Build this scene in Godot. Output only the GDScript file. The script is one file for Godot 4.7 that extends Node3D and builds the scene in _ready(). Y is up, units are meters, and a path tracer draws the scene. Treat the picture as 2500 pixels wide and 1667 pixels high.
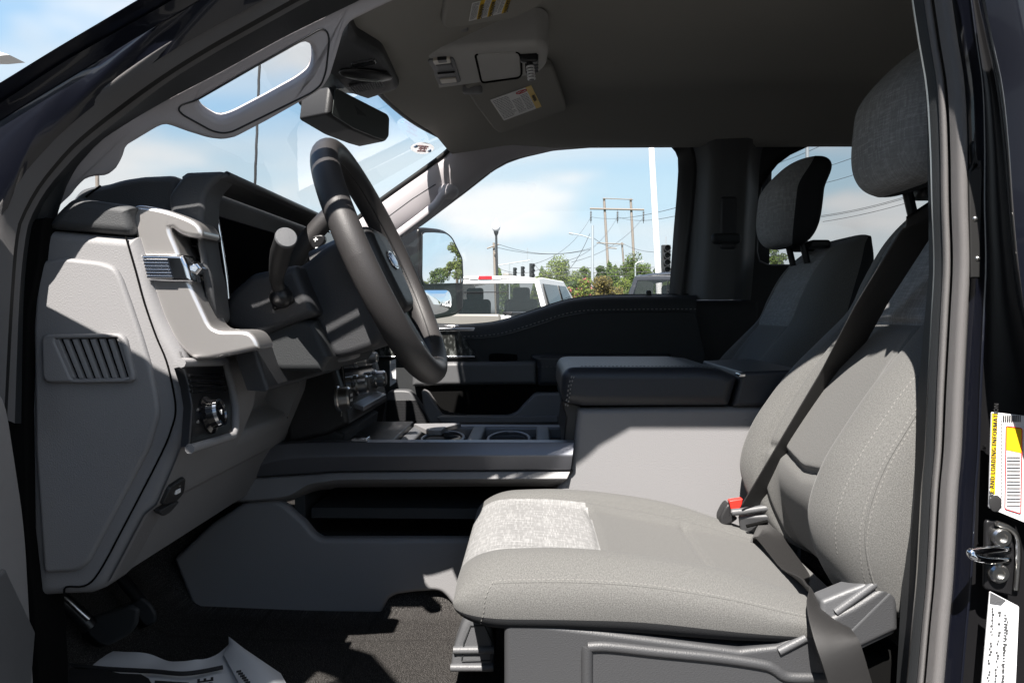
extends Node3D
# The driver's side of a pickup seen through its open door, with the car lot and the street beyond.
# Units are metres. The truck's nose points to -x, its passenger side to -z; the camera stands outside the driver's door.

const EYE := Vector3(0, 1.45, 1.69)
const F := 2020.0            # focal length in pixels of a 2500 x 1667 picture
# frames in which outlines were measured: origin and scale
const A := [0.0, 0.0, 1.0]
const FU := [0.0, 0.0, 0.9408]
const Z1 := [0.0, 0.0, 2.6133]
const Z2 := [700.0, 0.0, 2.6133]
const Z3 := [1600.0, 0.0, 2.6133]
const Z4 := [0.0, 400.0, 2.6133]
const Z5 := [600.0, 500.0, 2.6133]
const Z6 := [1000.0, 500.0, 3.36]
const B1 := [1600.0, 300.0, 2.6133]
const B2 := [0.0, 900.0, 2.0443]
const B3 := [600.0, 1000.0, 2.3511]
const B4 := [1200.0, 850.0, 2.8513]
const B5 := [1700.0, 850.0, 2.8513]
const B6 := [1600.0, 1150.0, 2.6133]
const C1 := [750.0, 780.0, 3.92]
const C2 := [2000.0, 0.0, 2.8]
const C3 := [2100.0, 500.0, 2.6133]
const C5 := [700.0, 250.0, 2.0907]

var cam: Camera3D
var rng := RandomNumberGenerator.new()
var M := {}
var used := {}

# ---------------------------------------------------------------- measuring
func ray(p: Vector2) -> Vector3:
	return cam.basis * Vector3((p.x - 1250.0) / F, -(p.y - 833.5) / F, -1.0)

func at(p: Vector2, z: float) -> Vector3:            # where that sight line meets the upright plane at depth z
	var r := ray(p)
	return EYE + r * ((z - EYE.z) / r.z)

func aty(p: Vector2, y: float) -> Vector3:           # ... the level plane y above (below) the eye
	var r := ray(p)
	return EYE + r * (y / r.y)

func atx(p: Vector2, x: float) -> Vector3:
	var r := ray(p)
	return EYE + r * (x / r.x)

func onp(p: Vector2, o: Vector3, n: Vector3) -> Vector3:
	var r := ray(p)
	return EYE + r * ((o - EYE).dot(n) / r.dot(n))

func V(x: float, y: float, z: float) -> Vector3:     # heights from the eye's level
	return Vector3(x, y + EYE.y, z)

func q(f: Array, a: Array) -> PackedVector2Array:
	var o := PackedVector2Array()
	for i in range(0, a.size(), 2):
		o.append(Vector2(f[0] + a[i] / f[2], f[1] + a[i + 1] / f[2]))
	return o

func wz(p: PackedVector2Array, z: float) -> PackedVector3Array:
	var o := PackedVector3Array()
	for a in p: o.append(at(a, z))
	return o

func wzz(p: PackedVector2Array, z0: float, z1: float) -> PackedVector3Array:
	var o := PackedVector3Array()
	for i in p.size(): o.append(at(p[i], lerpf(z0, z1, i / float(p.size() - 1))))
	return o

func wy(p: PackedVector2Array, y: float) -> PackedVector3Array:
	var o := PackedVector3Array()
	for a in p: o.append(aty(a, y))
	return o

func wp(p: PackedVector2Array, c: Vector3, n: Vector3) -> PackedVector3Array:
	var o := PackedVector3Array()
	for a in p: o.append(onp(a, c, n))
	return o

func cr(p: PackedVector2Array, per := 5, closed := false) -> PackedVector2Array:   # smooth curve through the points
	var o := PackedVector2Array()
	var n := p.size()
	for i in (n if closed else n - 1):
		var a := p[(i - 1 + n) % n] if closed or i > 0 else p[0]
		var b := p[i]
		var c := p[(i + 1) % n]
		var d := p[(i + 2) % n] if closed or i + 2 < n else p[n - 1]
		for k in per:
			var t := k / float(per)
			o.append(0.5 * ((2.0 * b) + (c - a) * t + (2.0 * a - 5.0 * b + 4.0 * c - d) * t * t + (3.0 * b - a - 3.0 * c + d) * t * t * t))
	if not closed: o.append(p[n - 1])
	return o

func fil(p: PackedVector2Array, r: float, seg := 4) -> PackedVector2Array:          # closed outline with its corners rounded
	var o := PackedVector2Array()
	var n := p.size()
	for i in n:
		var a := p[(i - 1 + n) % n]
		var b := p[i]
		var c := p[(i + 1) % n]
		var ra := minf(r, a.distance_to(b) * 0.48)
		var rc := minf(r, c.distance_to(b) * 0.48)
		var s := b + (a - b).normalized() * ra
		var e := b + (c - b).normalized() * rc
		if absf((b - a).normalized().dot((c - b).normalized())) > 0.995:
			o.append(b)
			continue
		for k in seg + 1:
			var t := k / float(seg)
			o.append(s * (1 - t) * (1 - t) + b * 2 * t * (1 - t) + e * t * t)
	return o

func res3(p: PackedVector3Array, n: int, closed := false) -> PackedVector3Array:    # n points evenly along the line
	var L := [0.0]
	var m := p.size()
	for i in range(1, m + (1 if closed else 0)): L.append(L[-1] + p[i - 1].distance_to(p[i % m]))
	var o := PackedVector3Array()
	var j := 0
	for k in n:
		var s: float = L[-1] * k / float(n if closed else n - 1)
		while j < L.size() - 2 and L[j + 1] < s: j += 1
		var t: float = clampf((s - L[j]) / maxf(L[j + 1] - L[j], 1e-9), 0, 1)
		o.append(p[j].lerp(p[(j + 1) % m], t))
	return o

func sm(a: float, b: float, x: float) -> float:
	var t := clampf((x - a) / (b - a), 0, 1)
	return t * t * (3 - 2 * t)

func tab(t: Array, x: float) -> float:               # smooth table look-up: [x0, y0, x1, y1, ...]
	var n := t.size() / 2
	if x <= t[0]: return t[1]
	for i in n - 1:
		if x <= t[i * 2 + 2]:
			var h: float = t[i * 2 + 2] - t[i * 2]
			var m0: float = (t[i * 2 + 3] - t[maxi(i - 1, 0) * 2 + 1]) / (t[i * 2 + 2] - t[maxi(i - 1, 0) * 2])
			var j := mini(i + 2, n - 1)
			var m1: float = (t[j * 2 + 1] - t[i * 2 + 1]) / (t[j * 2] - t[i * 2])
			var f: float = (x - t[i * 2]) / h
			return (1 + 2 * f) * (1 - f) * (1 - f) * t[i * 2 + 1] + f * (1 - f) * (1 - f) * h * m0 + f * f * (3 - 2 * f) * t[i * 2 + 3] + f * f * (f - 1) * h * m1
	return t[t.size() - 1]

# ---------------------------------------------------------------- shapes
class Acc:
	var v := PackedVector3Array()
	var n := PackedVector3Array()
	var u := PackedVector2Array()
	var ix := PackedInt32Array()

	func tri_count() -> int: return ix.size() / 3

	# rows of points; smooth; close_c joins the end of each row to its start. pick(row, col) chooses the quads that are kept
	func grid(rows: Array, close_c := false, keep := [], want := 0) -> void:
		var nr := rows.size()
		var nc: int = rows[0].size()
		var nn := PackedVector3Array()
		nn.resize(nr * nc)
		var cc := nc if close_c else nc - 1
		for i in nr - 1:
			var r0: PackedVector3Array = rows[i]
			var r1: PackedVector3Array = rows[i + 1]
			for j in cc:
				var k := (j + 1) % nc
				var f := (r1[k] - r0[j]).cross(r0[k] - r1[j])
				nn[i * nc + j] += f
				nn[i * nc + k] += f
				nn[(i + 1) * nc + j] += f
				nn[(i + 1) * nc + k] += f
		var s := v.size()
		for i in nr:
			var r: PackedVector3Array = rows[i]
			for j in nc:
				v.append(r[j])
				n.append(nn[i * nc + j].normalized())
				u.append(Vector2(j / float(nc - 1), i / float(nr - 1)))
		for i in nr - 1:
			for j in cc:
				if keep.size() and keep[i * nc + j] != want: continue
				var k := (j + 1) % nc
				var a := s + i * nc + j
				var b := s + i * nc + k
				var c := s + (i + 1) * nc + j
				var d := s + (i + 1) * nc + k
				ix.append_array([a, b, d, a, d, c])

	func cap(p: PackedVector3Array, nrm: Vector3, like := PackedVector3Array()) -> void:
		if like.size() != p.size(): like = p
		var x := (p[1] - p[0]).normalized()
		for i in p.size():
			if absf(nrm.dot(x)) > 0.9 or x.length() < 0.5: x = (p[(i + 1) % p.size()] - p[0]).normalized()
		x = (x - nrm * nrm.dot(x)).normalized()
		var y := nrm.cross(x)
		var f := PackedVector2Array()
		for a in p: f.append(Vector2((a - p[0]).dot(x), (a - p[0]).dot(y)))
		var f2 := PackedVector2Array()
		for a in like: f2.append(Vector2((a - like[0]).dot(x), (a - like[0]).dot(y)))
		var t := Geometry2D.triangulate_polygon(f2)
		if t.is_empty():
			for i in range(1, f.size() - 1): t.append_array([0, i, i + 1])
		var s := v.size()
		var lo := f[0]
		var hi := f[0]
		for a in f:
			lo = lo.min(a)
			hi = hi.max(a)
		for i in p.size():
			v.append(p[i])
			n.append(nrm)
			u.append((f[i] - lo) / (hi - lo).max(Vector2(1e-6, 1e-6)))
		for i in range(0, t.size(), 3):
			var a := p[t[i]]
			var b := p[t[i + 1]]
			var c := p[t[i + 2]]
			if (c - a).cross(b - a).dot(nrm) >= 0: ix.append_array([s + t[i], s + t[i + 1], s + t[i + 2]])
			else: ix.append_array([s + t[i], s + t[i + 2], s + t[i + 1]])

	func extent(g: PackedVector2Array) -> float:
		var s := 0.0
		for i in g.size(): s += g[i].cross(g[(i + 1) % g.size()])
		return s

	func tidy(p: PackedVector3Array) -> PackedVector3Array:
		var o := PackedVector3Array()
		for a in p:
			if o.is_empty() or a.distance_to(o[o.size() - 1]) > 2e-5: o.append(a)
		while o.size() > 3 and o[0].distance_to(o[o.size() - 1]) < 2e-5: o.remove_at(o.size() - 1)
		return o

	func newell(p: PackedVector3Array) -> Vector3:
		var r := Vector3()
		for i in p.size():
			var a := p[i]
			var b := p[(i + 1) % p.size()]
			r += Vector3((a.y - b.y) * (a.z + b.z), (a.z - b.z) * (a.x + b.x), (a.x - b.x) * (a.y + b.y))
		return r.normalized()

	# the walls of an outline: rounded over by bev at the front, straight to the back. Returns the front ring.
	func walls(p: PackedVector3Array, N: Vector3, back: Vector3, bev: float, nb: int, inner := false) -> PackedVector3Array:
		var m := p.size()
		var nw := newell(p)
		var sgn := 1.0 if nw.dot(N) > 0 else -1.0
		if inner: sgn = -sgn
		var en := PackedVector3Array()
		for i in m: en.append((p[(i + 1) % m] - p[i]).cross(N).normalized() * sgn)    # outward of each edge
		# the front ring: each point of the outline goes to the nearest point of the outline drawn in by bev
		var ax := (p[1] - p[0]).normalized()
		for i in m:
			if (p[i] - p[0]).length() > (ax * 1e-4).length(): ax = (p[i] - p[0]).normalized()
		ax = (ax - N * N.dot(ax)).normalized()
		var ay := N.cross(ax)
		var f := PackedVector2Array()
		for a in p: f.append(Vector2((a - p[0]).dot(ax), (a - p[0]).dot(ay)) * 1000.0)
		var ring := PackedVector3Array()
		if nb > 0 and bev > 0:
			var d := bev
			for tries in 4:
				var got := Geometry2D.offset_polygon(f, (1000.0 if inner else -1000.0) * d, Geometry2D.JOIN_ROUND if inner else Geometry2D.JOIN_MITER)
				var big := PackedVector2Array()
				for g in got:
					if big.is_empty() or absf(extent(g)) > absf(extent(big)): big = g
				if big.size() > 2:
					for i in m:
						var best := big[0]
						var bd := 1e18
						for k in big.size():
							var c := Geometry2D.get_closest_point_to_segment(f[i], big[k], big[(k + 1) % big.size()])
							var dd := c.distance_squared_to(f[i])
							if dd < bd:
								bd = dd
								best = c
						var e := (best - f[i]) / 1000.0
						ring.append(p[i] + ax * e.x + ay * e.y)
					bev = d
					break
				d *= 0.5
		if ring.is_empty():
			ring = p.duplicate()
			nb = 0
		var mit := PackedVector3Array()
		for i in m: mit.append((p[i] - ring[i]) / bev if nb > 0 else Vector3())
		var levels := []
		for k in nb + 1:
			var an := PI / 2 * k / float(maxi(nb, 1))
			levels.append([bev * (1 - sin(an)), bev * (1 - cos(an)), an])
		if nb == 0: levels = [[0.0, 0.0, PI / 2]]
		levels.append([0.0, -1.0, PI / 2])
		for i in m:
			var j := (i + 1) % m
			var na := en[i]
			var ea := en[(i - 1 + m) % m]
			var eb := en[j]
			var n0 := (na + ea).normalized() if na.dot(ea) > 0.8 else na
			var n1 := (na + eb).normalized() if na.dot(eb) > 0.8 else na
			var s := v.size()
			for l in levels:
				for e in 2:
					var g := i if e == 0 else j
					var pt = p[g] - mit[g] * l[0]
					pt += back if l[1] < 0 else -N * l[1]
					v.append(pt)
					n.append(((n0 if e == 0 else n1) * sin(l[2]) + N * cos(l[2])).normalized())
					u.append(Vector2(e, l[2]))
			for k in levels.size() - 1:
				var a := s + k * 2
				var t := [[a, a + 1, a + 3], [a, a + 3, a + 2]]
				for w in t:
					if (v[w[2]] - v[w[0]]).cross(v[w[1]] - v[w[0]]).dot(na + N * cos(levels[k][2])) >= 0: ix.append_array(w)
					else: ix.append_array([w[0], w[2], w[1]])
		return ring

	func prism(p: PackedVector3Array, back: Vector3, bev := 0.004, nb := 3, back_cap := true) -> void:
		var N := newell(p)
		p = tidy(p)
		if N.dot(back) > 0: N = -N
		cap(tidy(walls(p, N, back, bev, nb)), N)
		if back_cap:
			var b := PackedVector3Array()
			for a in p: b.append(a + back)
			cap(b, -N)

	# a plate with one hole; outer and inner outlines have as many points and start side by side
	func frame(o: PackedVector3Array, h: PackedVector3Array, back: Vector3, bev := 0.004, nb := 3) -> void:
		var N := newell(o)
		if N.dot(back) > 0: N = -N
		var ro := walls(o, N, back, bev, nb)
		var rh := walls(h, N, back, bev, nb, true)
		for side in 2:
			var s := v.size()
			for i in o.size():
				v.append(ro[i] if side == 0 else o[i] + back)
				v.append(rh[i] if side == 0 else h[i] + back)
				for k in 2:
					n.append(N if side == 0 else -N)
					u.append(Vector2(i / float(o.size()), k))
			for i in o.size():
				var j := (i + 1) % o.size()
				for w in [[s + 2 * i, s + 2 * j, s + 2 * j + 1], [s + 2 * i, s + 2 * j + 1, s + 2 * i + 1]]:
					if (v[w[2]] - v[w[0]]).cross(v[w[1]] - v[w[0]]).dot(n[s]) >= 0: ix.append_array(w)
					else: ix.append_array([w[0], w[2], w[1]])

	# a plate in space given by its edge, thick along its own normal away from `from`
	func plate(p: PackedVector3Array, thick: float, from: Vector3, bev := 0.004, nb := 3) -> void:
		var N := newell(p)
		if N.dot(from - p[0]) < 0: N = -N
		prism(p, -N * thick, bev, nb)

	# a plate of any outline with one hole anywhere in it
	func holed(o: PackedVector3Array, h: PackedVector3Array, back: Vector3, bev := 0.004, nb := 3) -> void:
		o = tidy(o)
		h = tidy(h)
		var N := newell(o)
		if N.dot(back) > 0: N = -N
		if newell(o).dot(newell(h)) > 0: h.reverse()
		var ro := walls(o, N, back, bev, nb)
		var rh := walls(h, N, back, bev, nb, true)
		var bi := 0
		var bj := 0
		for i in o.size():
			for j in h.size():
				if o[i].distance_to(h[j]) < o[bi].distance_to(h[bj]):
					bi = i
					bj = j
		var like := PackedVector3Array()
		var ring := PackedVector3Array()
		for k in o.size() + 1:
			like.append(o[(bi + k) % o.size()])
			ring.append(ro[(bi + k) % o.size()])
		for k in h.size() + 1:
			like.append(h[(bj + k) % h.size()])
			ring.append(rh[(bj + k) % h.size()])
		var e := (like[1] - like[0]).normalized() * 2e-5
		like[0] += e
		var l2 := o.size() + 1
		like[l2] -= (like[l2] - like[l2 + 1]).normalized() * 2e-5
		cap(ring, N, like)
		var rear := PackedVector3Array()
		for k in like.size(): rear.append((like[k]) + back)
		cap(rear, -N, rear)

	func tube(p: PackedVector3Array, r: float, sides := 10, closed := false, r2 := -1.0, caps := true, rs := []) -> void:
		var rows := []
		var m := p.size()
		var side := Vector3()
		for i in m:
			var d := (p[(i + 1) % m] - p[(i - 1 + m) % m]) if closed or (i > 0 and i < m - 1) else (p[1] - p[0] if i == 0 else p[m - 1] - p[m - 2])
			d = d.normalized()
			if side == Vector3(): side = d.cross(Vector3.UP if absf(d.y) < 0.9 else Vector3.RIGHT).normalized()
			side = (side - d * d.dot(side)).normalized()
			var up := side.cross(d)
			var rr: float = r if r2 < 0 else lerpf(r, r2, i / float(m - 1))
			if rs.size(): rr = rs[i]
			var row := PackedVector3Array()
			for k in sides:
				var an := TAU * k / sides
				row.append(p[i] + (side * cos(an) + up * sin(an)) * rr)
			rows.append(row)
		if closed: rows.append(rows[0])
		grid(rows, true)
		if caps and not closed:
			cap(rows[0], (p[0] - p[1]).normalized())
			cap(rows[m - 1], (p[m - 1] - p[m - 2]).normalized())

	# a band between two edges (as many points each) that bulges by b in the middle
	func strip(l: PackedVector3Array, r: PackedVector3Array, b: Vector3, k := 8) -> void:
		var rows := []
		for i in l.size():
			var row := PackedVector3Array()
			for j in k + 1:
				var t := j / float(k)
				row.append(l[i].lerp(r[i], t) + b * sqrt(maxf(0, 1 - (2 * t - 1) * (2 * t - 1))))
			rows.append(row)
		grid(rows)

	func lathe(prof: Array, o: Vector3, axis: Vector3, sides := 28) -> void:   # prof: [r, h, r, h, ...]
		axis = axis.normalized()
		var x := axis.cross(Vector3.UP if absf(axis.y) < 0.9 else Vector3.RIGHT).normalized()
		var y := axis.cross(x)
		var rows := []
		for i in range(0, prof.size(), 2):
			var row := PackedVector3Array()
			for k in sides:
				var an := TAU * k / sides
				row.append(o + axis * prof[i + 1] + (x * cos(an) + y * sin(an)) * prof[i])
			rows.append(row)
		for i in rows.size() - 1:      # each step its own strip keeps the edges crisp
			grid([rows[i], rows[i + 1]], true)
		if prof[0] > 0.0005: cap(rows[0], -axis)
		if prof[prof.size() - 2] > 0.0005: cap(rows[rows.size() - 1], axis)

	func rbox(c: Vector3, s: Vector3, r := 0.01, b := Basis.IDENTITY, seg := 3) -> void:   # box with rounded edges; s is its full size
		r = minf(r, minf(s.x, minf(s.y, s.z)) * 0.49)
		var p := PackedVector3Array()
		var hx := s.x / 2
		var hy := s.y / 2
		for q in [[1, 1, 0], [-1, 1, 1], [-1, -1, 2], [1, -1, 3]]:
			for k in seg + 1:
				var an: float = PI / 2 * (q[2] + k / float(seg))
				p.append(c + b * Vector3(q[0] * (hx - r) + cos(an) * r, q[1] * (hy - r) + sin(an) * r, s.z / 2))
		var N := b * Vector3(0, 0, 1)
		var mid := PackedVector3Array()
		var e := PackedVector3Array()
		for a in p:
			mid.append(a - N * (s.z / 2))
			e.append(a - N * s.z)
		cap(walls(p, N, -N * (s.z / 2), r * .98, seg), N, p)
		cap(walls(e, -N, N * (s.z / 2), r * .98, seg), -N, e)

	func ball(c: Vector3, r: Vector3, b := Basis.IDENTITY, e := 1.0, nu := 24, nv := 14) -> void:
		var rows := []
		for i in nv + 1:
			var th := PI * i / nv - PI / 2
			var row := PackedVector3Array()
			for j in nu:
				var ph := TAU * j / nu
				var cc := Vector3(pw(cos(th), e) * pw(cos(ph), e), pw(sin(th), e), pw(cos(th), e) * pw(sin(ph), e))
				row.append(c + b * (cc * r))
			rows.append(row)
		grid(rows, true)

	func pw(x: float, e: float) -> float: return signf(x) * pow(absf(x), e)

	func quad(a: Vector3, b: Vector3, c: Vector3, d: Vector3) -> void:
		var N := (c - a).cross(b - a).normalized()
		var s := v.size()
		v.append_array([a, b, c, d])
		n.append_array([N, N, N, N])
		u.append_array([Vector2(0, 0), Vector2(1, 0), Vector2(1, 1), Vector2(0, 1)])
		ix.append_array([s, s + 1, s + 2, s, s + 2, s + 3])

	func mesh() -> ArrayMesh:
		var a := []
		a.resize(Mesh.ARRAY_MAX)
		a[Mesh.ARRAY_VERTEX] = v
		a[Mesh.ARRAY_NORMAL] = n
		a[Mesh.ARRAY_TEX_UV] = u
		a[Mesh.ARRAY_INDEX] = ix
		var m := ArrayMesh.new()
		m.add_surface_from_arrays(Mesh.PRIMITIVE_TRIANGLES, a)
		return m

# ---------------------------------------------------------------- things and parts
func numbered(called: String) -> String:
	if not used.has(called):
		used[called] = 0
		return called
	used[called] += 1
	return "%s_%03d" % [called, used[called]]

func thing(called: String, label: String, category: String, where := Vector3.ZERO, group := "") -> Node3D:
	var o := Node3D.new()
	o.name = numbered(called)
	add_child(o)
	o.position = where
	tag(o, label, category, group)
	return o

func tag(o: Node, label: String, category: String, group := "") -> void:
	o.set_meta("label", label)
	o.set_meta("category", category)
	if group: o.set_meta("group", group)

func put(called: String, a: Acc, m: Material, parent: Node = null, label := "") -> MeshInstance3D:
	var o := MeshInstance3D.new()
	if parent and parent != self:
		var inv := Vector3()
		var up: Node = parent
		while up != self:
			inv += up.position
			up = up.get_parent()
		if inv != Vector3():
			for i in a.v.size(): a.v[i] -= inv
	o.mesh = a.mesh()
	o.material_override = m
	if parent == null or parent == self:
		o.name = numbered(called)
		add_child(o, true)
	else:
		o.name = called
		parent.add_child(o, true)
		if o.name != called:
			var k := 1
			while parent.has_node("%s_%03d" % [called, k]): k += 1
			o.name = "%s_%03d" % [called, k]
	if label: o.set_meta("label", label)
	return o

func struct(called: String, a: Acc, m: Material) -> MeshInstance3D:
	var o := put(called, a, m)
	o.set_meta("kind", "structure")
	return o

func copy(o: Node3D, label := "", group := "") -> Node3D:
	var c := o.duplicate()
	var stem := RegEx.create_from_string("_\\d+$").sub(o.name, "")
	c.name = numbered(stem)
	add_child(c)
	if label: c.set_meta("label", label)
	if group: c.set_meta("group", group)
	return c

func words(text: String, size: float, o: Vector3, x: Vector3, y: Vector3, bold := false) -> Acc:    # flat lettering, its middle at o
	var t := TextMesh.new()
	var f := SystemFont.new()
	f.font_names = PackedStringArray(["Droid Sans"])
	if bold: f.font_weight = 700
	t.font = f
	t.text = text
	t.font_size = 64
	t.pixel_size = size / 64.0
	t.depth = size * 0.02
	t.curve_step = 2.0
	var s := t.get_mesh_arrays() if t.has_method("get_mesh_arrays") else t.surface_get_arrays(0)
	var a := Acc.new()
	var z := x.cross(y).normalized()
	for k in s[Mesh.ARRAY_VERTEX].size():
		var p: Vector3 = s[Mesh.ARRAY_VERTEX][k]
		var nn: Vector3 = s[Mesh.ARRAY_NORMAL][k]
		a.v.append(o + x * p.x + y * p.y + z * p.z)
		a.n.append((x * nn.x + y * nn.y + z * nn.z).normalized())
		a.u.append(Vector2())
	if s[Mesh.ARRAY_INDEX] != null and s[Mesh.ARRAY_INDEX].size(): a.ix = s[Mesh.ARRAY_INDEX]
	else:
		for k in a.v.size(): a.ix.append(k)
	return a

# ---------------------------------------------------------------- materials
func lin(r: float, g: float, b: float) -> Color: return Color(r, g, b).linear_to_srgb()

func noise_tex(kind: int, freq: float, seed_: int, oct := 3, size := 256, ramp: Gradient = null) -> NoiseTexture2D:
	var f := FastNoiseLite.new()
	f.noise_type = kind
	f.frequency = freq
	f.seed = seed_
	f.fractal_octaves = oct
	if kind == FastNoiseLite.TYPE_CELLULAR: f.fractal_type = FastNoiseLite.FRACTAL_NONE
	var t := NoiseTexture2D.new()
	t.width = size
	t.height = size
	t.seamless = true
	t.noise = f
	if ramp: t.color_ramp = ramp
	return t

func two(a: Color, b: Color, lo := 0.0, hi := 1.0) -> Gradient:
	var g := Gradient.new()
	g.set_color(0, a)
	g.set_color(1, b)
	g.set_offset(0, lo)
	g.set_offset(1, hi)
	return g

func mat(called: String, c: Color, rough := 0.6, metal := 0.0, spec := 0.5) -> StandardMaterial3D:
	var m := StandardMaterial3D.new()
	m.resource_name = called
	m.albedo_color = c
	m.roughness = rough
	m.metallic = metal
	m.metallic_specular = spec
	M[called] = m
	return m

func grain(m: StandardMaterial3D, tex: Texture2D, per_m: float, relief_cm: float) -> void:
	m.heightmap_enabled = true
	m.heightmap_texture = tex
	m.heightmap_scale = relief_cm
	m.uv1_triplanar = true
	m.uv1_world_triplanar = true
	m.uv1_scale = Vector3.ONE * per_m

func weave(seed_: int, dark: float, light: float, threads: int, fleck: float) -> ImageTexture:   # crossing threads of uneven tone
	rng.seed = seed_
	var n := 256
	var im := Image.create(n, n, false, Image.FORMAT_RGB8)
	var h := []
	var w := []
	for k in 2:
		var list := h if k == 0 else w
		for i in threads:
			var segs := []
			var cuts := rng.randi_range(2, 5)
			for s in 8: segs.append(pow(rng.randf(), 1.6) if s < cuts or rng.randf() < 0.6 else 0.1)
			list.append(segs)
	var step := n / float(threads)
	for y in n:
		for x in n:
			var i := int(y / step)
			var j := int(x / step)
			var a: float = h[i][int(x * 8 / n)]
			var b: float = w[j][int(y * 8 / n)]
			var over := (i + j) % 2 == 0
			var fy := absf(fposmod(y / step, 1.0) - 0.5) * 2
			var fx := absf(fposmod(x / step, 1.0) - 0.5) * 2
			var t := (a if over else b) * 0.7 + (b if over else a) * 0.3
			t = t * (1.0 - 0.35 * (fy if over else fx)) + rng.randf_range(-fleck, fleck)
			var c := lerpf(dark, light, clampf(t, 0, 1))
			im.set_pixel(x, y, Color(c, c, c))
	return ImageTexture.create_from_image(im)

func label_tex(w: int, h: int, base: Color, bars: Array, lines: Array, seed_: int) -> ImageTexture:
	# bars: [x, y, w, h, colour]; lines: [x, y, w, h, pitch, colour] rows of small print
	rng.seed = seed_
	var im := Image.create(w, h, false, Image.FORMAT_RGB8)
	im.fill(base)
	for b in bars: im.fill_rect(Rect2i(b[0], b[1], b[2], b[3]), b[4])
	for l in lines:
		var y: int = l[1]
		while y < l[1] + l[3]:
			var x: int = l[0]
			var end: int = l[0] + l[2] - (rng.randi_range(0, l[2] / 3) if rng.randf() < 0.3 else 0)
			while x < end:
				var k := rng.randi_range(3, 11)
				im.fill_rect(Rect2i(x, y, mini(k, end - x), maxi(1, l[4] / 2)), l[5])
				x += k + 2
			y += l[4]
	return ImageTexture.create_from_image(im)

func print_mat(called: String, t: Texture2D) -> StandardMaterial3D:
	var m := mat(called, Color.WHITE, 0.45)
	m.albedo_texture = t
	return m

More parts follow.
